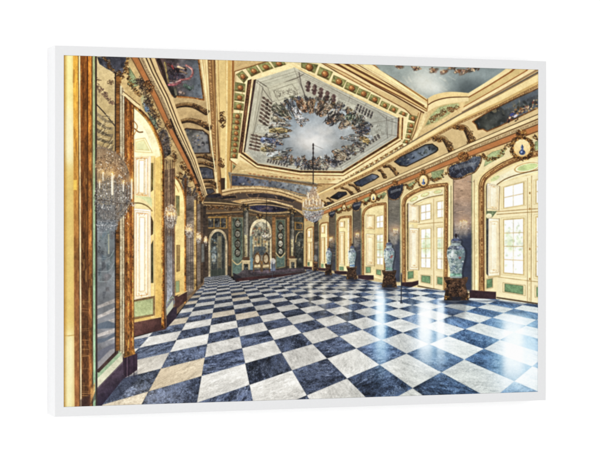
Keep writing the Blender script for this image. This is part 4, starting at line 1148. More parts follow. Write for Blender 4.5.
U, V = hmap(HF, X, Y)
iu, iv = np.floor(U).astype(int), np.floor(V).astype(int)
dark = ((iu + iv) % 2 == 0)
hsh = lambda a, b, k: ((np.sin(a * 12.9898 + b * 78.233 + k * 37.719) * 43758.5453) % 1.0).astype(np.float32)
h1, h2, h3 = hsh(iu, iv, 1), hsh(iu, iv, 2), hsh(iu, iv, 3)
fu, fv = U - iu, V - iv
ang = h1 * 6.28
ru = (fu * np.cos(ang) - fv * np.sin(ang)) + iu * 3.3
rv = (fu * np.sin(ang) + fv * np.cos(ang)) + iv * 2.7
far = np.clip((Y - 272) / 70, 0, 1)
clo = noise(ru, rv, 150, 0, 1, 90)
vein = noise(ru, rv, 130, 1, 2, 45)
grain = noise(ru, rv, 300, 2, 3)
streak = noise(ru + .1 * vein, rv, 560, 0, 5, 70)
veins = np.exp(-(np.abs(vein + .25 * clo) / .09) ** 1.2)
veins2 = np.exp(-(np.abs(clo - .5 + .3 * vein) / .12) ** 1.2)
fx = lambda a, b: np.clip((X - a) / (b - a), 0, 1)
# light stone
lw = np.array([216, 213, 205], np.float32) * (1 + (h2 - .5) * .10)[..., None]
beige = .22 * np.clip((220 - X) / 90, 0, 1) * (h3 > .4) + .6 * ((iu == -2) & (iv == -1)) + .6 * ((iu == -3) & (iv == 0)) + .45 * ((h3 > .72) & (iu <= 0) & (iv < -4) & (iv > -14))
beige = np.clip(beige, 0, 1)
lw = lw + beige[..., None] * (np.array([214, 184, 138], np.float32) - lw) * .8
lw = lw * (1 + .055 * clo + .045 * grain - .17 * veins * (vein > -.5) - .12 * veins2 - .05 * np.clip(streak, 0, 2.5))[..., None]
# dark stone
dk = np.array([68, 77, 98], np.float32) * (1 + (h2 - .5) * .36)[..., None]
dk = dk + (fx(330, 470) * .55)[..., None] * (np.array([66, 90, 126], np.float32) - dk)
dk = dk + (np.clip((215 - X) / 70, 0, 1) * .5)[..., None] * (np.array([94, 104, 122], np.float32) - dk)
dk = dk * (1 + .20 * clo + .17 * grain + .12 * np.clip(streak, -1, 2))[..., None] + (70 * veins2 + 62 * veins)[..., None] * np.array([1, 1.03, 1.05], np.float32)
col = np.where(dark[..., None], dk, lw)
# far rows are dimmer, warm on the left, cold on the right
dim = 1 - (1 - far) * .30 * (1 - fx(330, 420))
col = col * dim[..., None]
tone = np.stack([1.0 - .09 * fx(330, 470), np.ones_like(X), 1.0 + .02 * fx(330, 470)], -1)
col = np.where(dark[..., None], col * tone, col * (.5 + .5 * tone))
# joints
px = 1 / (np.abs(np.gradient(U, axis=1)) * S + np.abs(np.gradient(U, axis=0)) * S)
py = 1 / (np.abs(np.gradient(V, axis=1)) * S + np.abs(np.gradient(V, axis=0)) * S)
joint = np.maximum(np.exp(-(np.minimum(fu, 1 - fu) * px / .35) ** 2), np.exp(-(np.minimum(fv, 1 - fv) * py / .35) ** 2)) * np.clip((Y - 290) / 40, 0, 1)
col = col * (1 - joint * .09)[..., None]
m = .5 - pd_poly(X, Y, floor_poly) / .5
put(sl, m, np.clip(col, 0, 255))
# window light mirrored in the polish (part of the picture that was printed)
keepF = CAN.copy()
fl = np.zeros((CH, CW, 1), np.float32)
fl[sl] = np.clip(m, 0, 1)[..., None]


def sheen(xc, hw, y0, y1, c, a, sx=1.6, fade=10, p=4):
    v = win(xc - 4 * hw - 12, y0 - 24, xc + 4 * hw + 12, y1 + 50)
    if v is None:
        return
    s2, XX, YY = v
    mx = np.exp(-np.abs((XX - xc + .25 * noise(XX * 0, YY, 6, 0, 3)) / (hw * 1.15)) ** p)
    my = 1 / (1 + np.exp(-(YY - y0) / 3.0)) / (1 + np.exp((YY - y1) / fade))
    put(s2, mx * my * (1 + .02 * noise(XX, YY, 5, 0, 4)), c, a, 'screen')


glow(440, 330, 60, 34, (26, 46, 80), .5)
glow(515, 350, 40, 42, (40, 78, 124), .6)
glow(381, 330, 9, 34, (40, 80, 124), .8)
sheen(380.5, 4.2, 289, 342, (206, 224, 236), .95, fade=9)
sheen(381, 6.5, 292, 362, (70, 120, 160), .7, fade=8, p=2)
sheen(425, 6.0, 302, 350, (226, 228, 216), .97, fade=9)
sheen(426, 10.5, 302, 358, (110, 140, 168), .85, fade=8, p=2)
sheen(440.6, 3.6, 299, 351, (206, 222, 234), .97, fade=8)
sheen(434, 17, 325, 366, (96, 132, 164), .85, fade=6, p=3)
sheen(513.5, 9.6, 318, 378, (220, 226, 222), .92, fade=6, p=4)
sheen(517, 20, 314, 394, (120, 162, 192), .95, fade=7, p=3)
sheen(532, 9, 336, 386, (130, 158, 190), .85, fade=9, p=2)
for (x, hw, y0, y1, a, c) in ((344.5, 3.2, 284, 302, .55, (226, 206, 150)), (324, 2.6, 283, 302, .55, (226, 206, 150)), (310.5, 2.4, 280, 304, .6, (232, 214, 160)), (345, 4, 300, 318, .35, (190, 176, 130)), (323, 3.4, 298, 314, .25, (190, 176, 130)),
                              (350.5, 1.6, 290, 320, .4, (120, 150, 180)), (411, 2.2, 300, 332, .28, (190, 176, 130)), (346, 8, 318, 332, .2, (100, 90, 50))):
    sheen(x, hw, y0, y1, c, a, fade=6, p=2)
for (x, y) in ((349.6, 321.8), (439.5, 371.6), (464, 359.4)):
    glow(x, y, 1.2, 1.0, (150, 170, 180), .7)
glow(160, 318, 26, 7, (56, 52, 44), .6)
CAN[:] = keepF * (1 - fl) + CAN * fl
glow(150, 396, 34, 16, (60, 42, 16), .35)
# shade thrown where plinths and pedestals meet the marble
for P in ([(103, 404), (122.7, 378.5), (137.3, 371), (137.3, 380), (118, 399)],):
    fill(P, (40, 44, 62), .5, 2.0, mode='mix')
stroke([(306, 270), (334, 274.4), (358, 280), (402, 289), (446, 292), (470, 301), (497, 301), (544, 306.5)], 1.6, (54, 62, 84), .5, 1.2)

# ---- blue and white lidded vases on carved stands


def vase(x, yt, yb, w, red=True):
    """lidded baluster jar, from the knob down to the foot"""
    h = yb - yt
    prof = [(0, .04), (.02, .07), (.055, .10), (.07, .08), (.09, .22), (.13, .44), (.19, .60), (.205, .50), (.25, .52), (.28, .66), (.34, .92), (.42, 1.0), (.52, .98), (.64, .84), (.78, .68), (.9, .62), (.97, .66), (1.0, .64)]
    Lp = [(x - w / 2 * r, yt + h * t) for t, r in prof]
    Rp = [(x + w / 2 * r, yt + h * t) for t, r in prof]
    P = Lp + Rp[::-1]
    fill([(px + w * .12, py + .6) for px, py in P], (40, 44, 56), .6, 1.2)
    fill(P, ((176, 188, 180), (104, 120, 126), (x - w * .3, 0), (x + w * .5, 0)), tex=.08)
    v = win(x - w, yt, x + w, yb)
    s2, XX, YY = v
    kp = CAN[s2].copy()
    n = int(w * 9)
    for k in range(n):
        t = rng.uniform(.3, .94)
        u = rng.uniform(-.48, .48)
        c = [(84, 104, 126), (92, 122, 120), (70, 84, 110), (124, 150, 142), (208, 214, 206), (84, 108, 100)][rng.integers(6)]
        curl(x + u * w, yt + h * t, rng.uniform(.5, 1.5) * w / 18 + .25, c, .32 + w / 50, .8)
    for (t0, t1, c) in ((.28, .36, (74, 80, 100)), (.195, .215, (66, 70, 90)), (.09, .19, (84, 84, 98)), (.9, .96, (96, 140, 116) if red else (70, 104, 150)), (.12, .16, (60, 72, 110))):
        fill([(x - w * .6, yt + h * t0), (x + w * .6, yt + h * t0), (x + w * .6, yt + h * t1), (x - w * .6, yt + h * t1)], c, .7, tex=.4, k=7)
    for k in range(int(w)):
        curl(x + rng.uniform(-.4, .4) * w, yt + h * rng.uniform(.27, .37), .8, (206, 214, 210), .35, .8)
    if red:
        for q in range(3):
            ell(x + w * .2 + rng.normal(0, .4), yt + h * .56 + rng.normal(0, .8), 1.0, .7, (160, 76, 66), 0, .7)
    mm = np.clip(.5 - pd_poly(XX, YY, P) / .35, 0, 1)[..., None]
    CAN[s2] = kp * (1 - mm) + CAN[s2] * mm
    ell(x - w * .2, yt + h * .45, w * .07, h * .09, (246, 250, 246), .1, .55, .8)
    ell(x, yt + h * .05, w * .06, h * .05, (50, 40, 44))


def stand(x, y0, y1, w):
    h = y1 - y0
    fill([(x - w * .46, y0), (x + w * .44, y0), (x + w * .44, y0 + h * .16), (x + w * .36, y0 + h * .3), (x + w * .46, y0 + h * .7), (x + w * .5, y1), (x - w * .5, y1), (x - w * .46, y0 + h * .7), (x - w * .38, y0 + h * .3), (x - w * .46, y0 + h * .16)],
         (70, 52, 40), tex=.25)
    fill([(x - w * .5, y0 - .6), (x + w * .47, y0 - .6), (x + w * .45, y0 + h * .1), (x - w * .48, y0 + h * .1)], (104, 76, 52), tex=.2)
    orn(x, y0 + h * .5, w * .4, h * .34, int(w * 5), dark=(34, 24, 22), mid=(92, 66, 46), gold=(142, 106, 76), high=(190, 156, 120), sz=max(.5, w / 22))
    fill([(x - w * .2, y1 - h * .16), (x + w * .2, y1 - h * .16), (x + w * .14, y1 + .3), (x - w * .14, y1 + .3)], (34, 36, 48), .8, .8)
    for s in (-1, 1):
        orn(x + s * w * .42, y1 - h * .12, w * .1, h * .14, 8, sz=max(.4, w / 26))


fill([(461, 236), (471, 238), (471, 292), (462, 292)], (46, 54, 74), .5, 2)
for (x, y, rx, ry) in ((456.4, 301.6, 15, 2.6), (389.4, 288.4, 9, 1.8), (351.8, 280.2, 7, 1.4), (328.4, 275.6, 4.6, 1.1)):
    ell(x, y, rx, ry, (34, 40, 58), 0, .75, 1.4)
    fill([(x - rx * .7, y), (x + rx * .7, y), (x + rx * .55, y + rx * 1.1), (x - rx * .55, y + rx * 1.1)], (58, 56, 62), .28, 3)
stand(456.4, 277.6, 300.4, 25)
vase(456, 233.5, 278, 18.4)
stand(389.4, 270.8, 287.4, 15)
vase(389, 239.4, 271, 11)
stand(351.8, 266.8, 279.4, 11)
vase(352.2, 243.6, 267.2, 8, False)
stand(328.4, 264.2, 275, 7)
vase(328.8, 246.4, 264.4, 6, False)
stand(315.4, 262.4, 271, 5)
ell(315.6, 258, 2, 3.4, (90, 88, 84), 0, tex=.3)
stroke([(401.4, 274), (401.2, 303)], 1.0, (52, 56, 66))
stroke([(400.4, 302.6), (402.6, 302.9)], 1.0, (60, 64, 76))
ell(401.4, 273.6, .8, .8, (150, 150, 150))

# ---- left wall, from the far end forward
fill([(60, 50), (141, 50), (152, 88), (168, 122), (188, 160), (204, 196), (204, 284), (196, 292), (187, 302), (166, 328), (150, 332), (133, 337), (133, 373), (122.7, 378.5), (102.7, 404), (84, 412), (60, 412)], ((188, 160, 108), (118, 96, 72), (110, 150), (200, 240)), tex=.06)
# carved shells and cornice slanting back along the wall top
corA = [(126, 50), (136, 68), (152, 98), (168, 132), (186, 166), (202, 202)]
corB = [(146, 50), (155, 72), (168, 98), (178, 124), (194, 160), (206, 196)]
fill([(122, 50), (141, 50), (152, 88), (170, 125), (190, 165), (203, 200), (203, 215), (188, 196), (176, 176), (164, 150), (150, 126), (128, 100), (118, 84)], (196, 166, 112), tex=.08)
bands(corA, corB, [(0.02, .1, (116, 84, 54)), (.1, .40, (178, 114, 64)), (.40, .48, (92, 66, 44)), (.48, .70, (190, 166, 124)), (.70, .80, (224, 196, 142)), (.80, .87, (70, 50, 36)), (.87, 1.0, (222, 192, 136)), (1.0, 1.08, (80, 58, 40)), (1.08, 1.3, (216, 184, 130))])
rope([lerp(p, q, .59) for p, q in zip(corA, corB)], 2.0, 1.3, (96, 72, 50), (214, 190, 144))
fill(T(60, 52, 520, 110, 590, 225, 590, 250, 545, 270, 505, 245), (138, 150, 108), tex=.15, edge=(96, 80, 50))
fill(T(140, 52, 0, 330, 40, 290, 80, 380, 60, 470, 20, 420), (130, 128, 96), .8, tex=.2)
fill(T(140, 112, 60, 10, 120, 60, 140, 130, 90, 100), (120, 134, 110), tex=.2)
garland(smooth(T(60, 52, 505, 120, 520, 220, 550, 270, 600, 330)), 2.2, 22)
garland(smooth([(140, 80), (146, 92), (151, 104), (158, 118)]), 2.6, 30)
fill(T(140, 52, 25, 380, 60, 400, 75, 450, 40, 450), (78, 98, 120), .9, tex=.3)
for k in range(46):
    t = rng.random()
    x, y = 139 + 26 * t + rng.normal(0, 1.6), 80 + 74 * t ** 1.15 + rng.normal(0, 2)
    orn(x, y, 2.6, 3.4, 8, dark=(44, 36, 34), mid=(96, 78, 62), gold=(132, 108, 80), high=(206, 182, 136), sz=.9)
# dark shells one behind the other
for (x, y, rx, ry, a) in ((165.5, 146, 6, 13, .2), (163, 136, 4, 7, .2), (185, 183, 3.4, 9, .2), (189, 193, 2.6, 6, .1), (195, 198, 3, 10, 0), (200, 208, 2.5, 6, 0)):
    P = smooth([(x + rx * rng.uniform(.7, 1.25) * math.cos(q) , y + ry * rng.uniform(.8, 1.15) * math.sin(q)) for q in np.linspace(0, 5.6, 9)], 4, True)
    fill(P, (72, 66, 66), .9, .9, tex=.3, k=5)
    for k in range(int(ry * 9)):
        curl(x + rng.normal(0, rx * .5), y + rng.normal(0, ry * .5), rng.uniform(.6, 1.6), [(40, 36, 38), (118, 112, 110), (150, 126, 92), (92, 68, 46), (56, 50, 52)][rng.integers(5)], .55)
for (x, y, r) in ((169, 125, 4.5), (151, 88, 4), (146.5, 84, 3.6), (174, 156, 4), (183, 166, 3.4), (187.6, 172, 3), (179, 176, 3), (197, 188, 3), (191, 178, 3), (196, 204, 3.4), (201, 198, 3)):
    orn(x, y, r * .8, r * 1.3, int(r * 9), gold=(150, 116, 70), high=(206, 176, 124))
stroke([(170.4, 119), (176, 134), (189, 160), (200, 186)], 1.4, (52, 38, 30), tex=.3)
fill([(172, 172), (174.6, 178), (174.6, 240), (172.4, 240)], (96, 62, 36), .8, tex=.2)

# far bays (seen edge on): strips of gilt, glass and cream
for (x0, x1, yt, yb, c) in ((184.4, 186.6, 178, 304, (96, 62, 34)), (186.4, 194.4, 196, 298, (124, 112, 100)), (194, 196.4, 200, 291, (196, 160, 96)), (196.2, 197.4, 196, 290, (84, 58, 36)), (197.2, 200.6, 204, 287, (110, 98, 86)), (200.4, 203, 204, 285, (72, 58, 46)), (203, 206, 206, 279, (60, 50, 44)), (205.4, 208, 214, 278, (70, 58, 48))):
    fill([(x0, yt), (x1, yt), (x1, yb - (x1 - x0)), (x0, yb)], c, tex=.16, k=3, kx=1.2)
for x in (188, 190.6, 192.4, 199):
    stroke([(x, 236), (x, 292 - (x - 188) * .7)], .5, (70, 62, 60), .8)
fill([(201, 244), (204.4, 243), (204.8, 262), (201, 263)], (110, 112, 108), .9, tex=.1, edge=(60, 44, 32))
# second alcove
al2 = [(174.6, 300)] + smooth([(174.6, 178), (177.4, 181), (180.6, 187), (183.4, 196), (184.4, 206)], 5) + [(184.4, 303)]
fill(al2, ((250, 222, 150), (222, 186, 110), (176, 185), (184, 300)), tex=.05)
stroke(smooth([(174.4, 176.6), (178, 180), (181.4, 186.4), (184, 195), (185, 206)]) + [(185, 303)], 1.3, (170, 112, 50), tex=.25)
stroke(smooth([(174.4, 183), (177, 188), (178.6, 192)]), .7, (180, 130, 70))
fill([(175.6, 195.4), (179.6, 195.8), (179.6, 216), (175.6, 216)], (128, 128, 90), tex=.1, edge=(170, 120, 60))
fill([(176.4, 245), (180, 245), (180, 271), (176.4, 272)], (150, 124, 78), tex=.1, edge=(110, 76, 44))
fill([(175.4, 281), (179.6, 280.6), (179.6, 292), (175.4, 293)], (146, 160, 116), edge=(140, 100, 58))
fill([(175, 296), (187, 291.5), (187, 300), (176.6, 309), (175, 309)], (78, 54, 50), tex=.1)
stroke([(178, 296), (187, 291)], 1.0, (214, 184, 120))
# pilaster glass between the alcoves
fill([(164.6, 170), (175, 168), (175, 303), (166, 315)], ((120, 96, 76), (104, 104, 110), (168, 190), (170, 290)), tex=.14, k=2.4, kx=2)
for x, c in ((166.2, (92, 70, 52)), (168.8, (176, 150, 110)), (170.4, (86, 66, 50)), (172.6, (80, 52, 34)), (174.3, (122, 80, 42))):
    stroke([(x, 160), (x + .5, 300)], .8, c, .8, tex=.2)
fill([(166.8, 236), (172.4, 236), (172.6, 294), (167, 303)], ((112, 108, 104), (146, 152, 160), (168, 240), (168, 300)), .85, tex=.16, k=2, kx=3)
stroke([(167, 303.6), (172.4, 296.6), (173.6, 298)], .8, (150, 170, 140))
fill([(166.6, 316), (173, 307.4), (176.8, 307), (176.8, 317), (166.6, 328)], (52, 42, 54), tex=.12)
fill([(166.4, 309), (173, 300), (173.4, 307), (166.6, 316)], (178, 180, 156))
# first alcove: bright cream niche with folded shutters
al1 = [(134, 332)] + smooth([(134, 108), (140, 113), (147, 121), (153.5, 132), (158.8, 145), (161.4, 156)], 5) + [(162, 325)]
fill(al1, ((255, 240, 186), (226, 186, 104), (140, 150), (160, 318)), tex=.04)
fill(smooth([(134, 118), (141, 124), (147, 134), (151, 146), (152.5, 152)], 4) + [(134, 152)], (255, 244, 200), tex=.03)
fill(T(140, 112, -40, 205, 38, 192, 60, 235, 96, 308, -40, 300), (250, 240, 184), edge=(206, 150, 78), ew=.6)
fill(T(140, 112, -30, 225, 30, 208, 72, 290, -30, 284), (232, 228, 168), edge=(222, 178, 104), ew=.5)
stroke(smooth(T(140, 112, -40, 125, -10, 150, 20, 150)), 1.2, (150, 100, 50))
stroke(smooth(T(140, 112, -44, 70, -20, 110, -44, 170)), .8, (180, 124, 62))
fill([(151, 156), (155.4, 156), (155.6, 318), (151, 318)], (240, 206, 132), tex=.05)
fill([(155.4, 158), (160.8, 156), (161, 318), (155.6, 320)], ((236, 196, 112), (214, 172, 92), (158, 160), (158, 318)), tex=.06)
fill([(150.8, 163), (153.4, 163), (153.2, 190), (150.8, 192)], (120, 104, 60), tex=.12)
fill([(150.8, 245), (153.2, 240), (153.4, 283), (150.8, 283)], (82, 84, 62), tex=.14, edge=(96, 66, 38))
stroke([(154.6, 158), (154.8, 318)], .5, (168, 116, 58), .8)


def bigshutter(q):
    fill(q, ((255, 252, 240), (250, 240, 212), q[0], q[2]), tex=.02, edge=(206, 160, 96), ew=.5)
    for m, c, w in ((.10, (232, 190, 122), .7), (.18, (214, 150, 70), .6), (.3, (244, 222, 176), 1.2), (.36, (218, 160, 84), .5)):
        r = sub(q, m, m * .26, 1 - m, 1 - m * .26)
        stroke(r + r[:1], w, c, .9)
    for s, t in ((.3, .06), (.7, .06), (.3, .94), (.7, .94), (.5, .05), (.5, .95)):
        p = sub(q, s, t, s, t)[0]
        curl(p[0], p[1], 1.5, (206, 130, 50), .6)


bigshutter([(133, 157), (151, 156), (150.6, 197.4), (133, 196)])
fill(smooth([(133, 197), (140, 198), (147, 202), (152, 208)], 4) + [(152, 199), (150.8, 197.2), (134, 195.6)], (204, 206, 150), tex=.06)
stroke(smooth([(133, 203), (141, 203.4), (148, 206.6), (152, 211)]), 1.1, (122, 98, 58))
fill([(150.4, 214), (153.4, 222), (153.2, 234), (150.4, 236)], (96, 76, 48), tex=.12)
bigshutter([(133, 208), (150.8, 209.6), (150.8, 298.6), (133, 301)])
stroke([(133, 301.6), (150.6, 299.2)], 1.1, (170, 120, 64))
q = T(140, 292, -56, 60, 112, 28, 112, 176, -56, 210)
fill(q, (128, 100, 66), tex=.12)
fill(T(140, 292, -50, 72, 100, 44, 100, 168, -50, 192), (176, 184, 132), tex=.06, edge=(104, 76, 50), ew=.5)
fill([(130, 322.4), (162.5, 317), (166, 319), (166, 329.4), (150.6, 332.4), (137, 336), (130, 337)], ((112, 78, 70), (76, 50, 48), (140, 320), (150, 334)), tex=.09)
stroke([(134, 322), (162, 316.6)], 1.0, (216, 180, 108))
# gilt arch of the first alcove and its right jamb
ar = smooth([(132.5, 105), (140, 111), (147.6, 119.4), (154.5, 131), (160, 144.6), (162.6, 157)], 6)
stroke(ar + [(163, 327)], 3.4, (150, 96, 40), tex=.3)
stroke([(x - .9, y + .4) for x, y in ar] + [(162, 322)], .9, (240, 188, 100), tex=.2)
stroke([(x + 1.2, y - .6) for x, y in ar] + [(164.4, 326)], .8, (84, 52, 26), tex=.2)
# ---- near left: beige wall field over a tall mirror
fill([(96.4, 50), (115.4, 50), (115.4, 215), (96.4, 215)], ((204, 180, 130), (176, 152, 104), (100, 70), (110, 140)), tex=.06)
for (x, y, r) in ((110, 82.5, 3.4), (98.4, 80, 1.8)):
    orn(x, y, r, r * .9, int(r * 9), dark=(92, 74, 56), mid=(124, 100, 74), gold=(206, 180, 128))
for k in range(9):
    orn(98.5 + k * 1.75, 87.5 + k * 1.9 + rng.normal(0, .3), 1.9, 1.5 + (k < 5) * 1.0, 9, dark=(92, 72, 60), mid=(128, 100, 82), gold=(170, 140, 106))
stroke([(96.6, 104.5), (104, 112.4), (115, 126)], 1.1, (70, 60, 52))
for i in range(5):
    y = 112 + i * 8
    fill([(97, y), (107, y + 8 - i), (113.4, y + 9 - i * 1.6), (112, y + 11.4 - i), (104, y + 9.6 - i), (97, y + 4)], (112, 100, 80), .8, tex=.25, k=5)
    for k in range(6):
        u = rng.uniform(0, 1)
        stroke([(97.4 + 13 * u, y + 4 + rng.uniform(-2, 4)), (101 + 13 * u, y + 1.4 + rng.uniform(-2, 4))], .7, [(88, 76, 62), (214, 194, 148)][rng.integers(2)], .8)
fill([(97, 57), (127, 56), (124.5, 70), (121, 77), (113.6, 72), (106, 68.4), (99.5, 64)], (74, 76, 86), tex=.2, k=3)
fill([(108, 56), (126, 56), (123, 68), (116, 70), (111, 62)], (50, 50, 58), tex=.2)
for k in range(14):
    stroke([(100 + k * 1.5, 57), (104 + k * 1.3, 66 + k * .3)], .4, (120, 122, 130), .5)
garland(smooth([(103, 57), (107, 61), (109.6, 67), (115, 72), (121, 77)]), 1.6, 20)
garland(smooth([(128, 57), (126, 66), (123, 74), (119, 82)]), 1.8, 20)
orn(118.4, 77, 2.6, 7, 40, base=.5)
orn(119, 87, 1.6, 5, 16)
# mirror glass: dim reflection of the hall
mir = [(96.8, 205), (116.2, 205), (116.6, 352.6), (98.4, 371), (97.4, 371)]
fill(mir, ((112, 120, 122), (142, 142, 146), (100, 220), (110, 340)), tex=.10, k=1.6, which=1)
kp = CAN.copy()
for k in range(46):
    x, y = rng.uniform(97.5, 115), rng.uniform(206, 292)
    fill([(x, y), (x + rng.uniform(1, 5), y), (x + rng.uniform(1, 5), y + rng.uniform(2, 12)), (x, y + rng.uniform(2, 10))], [(70, 92, 104), (104, 116, 116), (64, 66, 74), (130, 136, 136), (84, 100, 96), (110, 100, 100)][rng.integers(6)], .4, 1.2, tex=.2)
for y0 in (232, 258, 271, 281):
    stroke(smooth([(97, y0), (104, y0 + .6), (110, y0 - 1), (114, y0 - 8)]), .8, (150, 160, 160), .55)
fill([(108, 234), (109.2, 234), (109.4, 254), (108, 254)], (172, 168, 140), .8)
for k in range(7):
    curl(101 + rng.normal(0, 2), 246 + rng.normal(0, 4), 1.6, (54, 54, 60), .7, .7)
for (a, b) in ((300, 305), (309, 315), (319.6, 323), (329.6, 333.4), (336, 340)):
    P = [(97, b + 1), (116, a - 2), (116, a + 2.2), (97, b + 4)]
    fill(P, (190, 180, 170), .75, .8, tex=.1)
fill([(97, 324), (108, 320.6), (116, 324), (116, 328), (97, 329)], (92, 104, 118), .9, .9)
fill([(97, 339), (106, 337.6), (116, 332), (116, 336), (104, 342), (97, 344)], (92, 102, 116), .9, .9)
fill([(97, 352), (104, 348), (116, 342), (116, 352.6), (98, 370)], (96, 98, 112), .7, 1)
fill([(98, 362), (110, 350), (116, 348), (116.4, 353), (98, 371)], (158, 154, 150), .7, .9)
mm = np.clip(.5 - pd_poly(*win(X0, Y0, X1, Y1)[1:], mir) / .4, 0, 1)[..., None]
CAN[:] = kp * (1 - mm) + CAN * mm
# green and cream foot of the mirror frame, dark skirting
fill([(95, 371), (98.4, 371.6), (116.6, 353), (122.6, 347), (122.6, 357), (95.2, 383)], (146, 170, 136), tex=.06)
fill([(97.4, 369.6), (116.6, 350), (118.6, 350.6), (118.4, 353), (98.8, 372.6), (97.2, 372)], (74, 58, 54), tex=.1)
fill([(95.2, 380.6), (122.6, 353.6), (122.8, 362.4), (95.3, 391)], (204, 202, 172), tex=.05)
fill([(95.3, 390), (122.8, 361.4), (124, 361), (124, 378), (102.7, 404.4), (98, 412), (80, 412)], ((80, 66, 80), (52, 44, 62), (104, 384), (112, 396)), tex=.10, k=2)
stroke([(95.4, 391), (122.8, 362.4)], .7, (128, 116, 118), .8)
# gilt pilaster strips right of the mirror
for (x0, x1, yt, yb, c) in ((114.8, 116.2, 72, 354, (56, 44, 42)), (116.0, 119.6, 76, 350, (132, 88, 42)), (119.4, 120.4, 84, 351, (74, 50, 32)), (120.2, 121.8, 86, 352, (226, 206, 158)), (121.6, 123.2, 88, 353, (140, 122, 96)), (123.0, 124.4, 90, 353, (222, 206, 160)), (124.2, 125.4, 96, 354, (88, 58, 34))):
    fill([(x0, yt), (x1, yt), (x1, yb), (x0, yb + 1)], c, tex=.16, k=5, kx=1)
fill([(119.4, 84), (124, 90), (124, 360), (119.4, 353)], (150, 138, 116), .35, tex=.12, kx=2)
fill([(125, 95.4), (134, 104), (134, 354), (125, 357)], ((160, 98, 44), (124, 86, 48), (130, 110), (130, 340)), tex=.2, k=2.2, kx=6)
for (x, w, c) in ((126, .9, (92, 50, 22)), (128.2, 1.1, (206, 134, 60)), (130.8, 1.5, (108, 58, 22)), (132.6, 1.0, (212, 146, 68)), (133.7, .6, (84, 52, 28))):
    stroke([(x, 97 + (x - 125)), (x + .3, 356)], w, c, .7, tex=.35, k=3)
for k in range(44):
    y = rng.uniform(110, 350)
    x = rng.uniform(125.6, 132)
    stroke([(x, y), (x + rng.uniform(-.3, 1.4), y + rng.uniform(2, 8))], rng.uniform(.6, 1.6), [(74, 40, 18), (226, 152, 74), (170, 104, 46), (92, 60, 36)][rng.integers(4)], .5, .7)
fill(T(60, 52, 462, 318, 480, 300, 600, 405, 600, 430, 560, 400, 480, 330), (232, 206, 150), tex=.06)
stroke(T(60, 52, 470, 292, 600, 400), .7, (96, 66, 38))
stroke([(124.6, 96.6), (134.5, 106.6)], 1.0, (90, 58, 32))
fill([(122.8, 357.6), (137.3, 353), (137.3, 370), (124, 378.4)], (64, 48, 62), tex=.1)
for x in (125.6, 128.8, 134):
    stroke([(x, 356), (x, 376.6)], .9, (40, 30, 44), .8)
stroke([(127.2, 356), (127.2, 376)], .7, (104, 84, 96), .8)
fill([(125, 352), (134.4, 349), (135.4, 354), (124, 358)], (140, 96, 44), tex=.25)

# ---- near left: the gilt door surround and the yellow curtain of light at the edge
fill([(60, 50), (73.4, 50), (74.8, 412), (60, 412)], ((206, 160, 74), (246, 232, 166), (63, 0), (68.4, 0)), tex=.03)
for (y0, y1, c, a) in ((50, 110, (240, 226, 142), .5), (110, 165, (238, 230, 184), .8), (165, 335, (212, 176, 94), .75), (335, 412, (236, 227, 176), .88)):
    v = win(60, y0 - 12, 75, y1 + 12)
    s2, XX, YY = v
    put(s2, (1 / (1 + np.exp(-(YY - y0) / 4)) / (1 + np.exp((YY - y1) / 4))) * np.clip((XX - 61) / 5, .3, 1), c, a)
v = win(60, 50, 74, 412)
s2, XX, YY = v
put(s2, np.clip((67.6 - XX) / 4.2, 0, 1) ** 1.2, (168, 116, 44), .85)
put(s2, np.clip((XX - 71) / 4, 0, 1), (206, 160, 84), .5)
put(s2, np.clip(noise(XX, YY, .35, 1, 3, 2.2), 0, 2) * .5, (206, 170, 92), .22)
stroke([(64, 335.6), (68, 335.8), (74.6, 335)], .8, (168, 128, 62), .8)
for (x0, x1, c0, c1, kk) in ((73.0, 78.2, (236, 172, 66), (150, 100, 60), 3), (78.0, 78.8, (60, 36, 22), (60, 44, 34), 1), (78.6, 80.4, (236, 206, 150), (220, 196, 150), 2), (80.2, 82.4, (130, 78, 32), (100, 66, 40), 4), (82.2, 87.2, (118, 70, 26), (92, 60, 36), 5),
                         (87.0, 88.2, (64, 34, 14), (56, 34, 22), 2), (88.0, 91.6, (206, 128, 46), (150, 98, 54), 4), (91.4, 92.8, (104, 70, 36), (90, 66, 50), 2), (92.6, 95.2, (160, 172, 122), (150, 186, 146), 2), (95.0, 96.8, (60, 44, 36), (64, 54, 54), 2)):
    dx = 1.6 if x0 < 88 else .6
    fill([(x0, 50), (x1, 50), (x1 + dx, 412), (x0 + dx, 412)], (c0, c1, (0, 90), (0, 300)), tex=.16 if kk > 3 else .08, k=1.6, kx=6)
for k in range(150):
    y = rng.uniform(56, 405)
    x = rng.choice([rng.uniform(80.6, 87.6), rng.uniform(88.4, 91.6), rng.uniform(73.6, 78)]) + (y - 56) / 350 * 1.4
    stroke([(x, y), (x + rng.normal(0, .2), y + rng.uniform(2, 14))], rng.uniform(.4, 1.5), [(70, 36, 12), (206, 134, 50), (150, 88, 30), (244, 196, 110), (96, 52, 20)][rng.integers(5)], rng.uniform(.15, .4), 1.0)
for k in range(20):
    y = rng.uniform(300, 400)
    stroke([(82, y), (89, y + rng.normal(0, .4))], .35, (226, 170, 104), .5)
fill([(73.5, 180), (77, 180), (77, 190), (73.5, 190)], (250, 206, 90), .8, .8)
fill([(80, 400), (95.6, 391), (96, 399), (84, 412), (80, 412)], (54, 40, 48), .55, 1.4, tex=.15)
fill([(90.6, 390), (95, 382), (95, 392), (90.6, 404)], (176, 130, 76), .8, tex=.2)

# ---- chandeliers
CR = [(206, 202, 192), (150, 144, 136), (96, 88, 84), (178, 170, 158), (116, 114, 116), (70, 62, 60), (134, 122, 108), (224, 220, 210)]


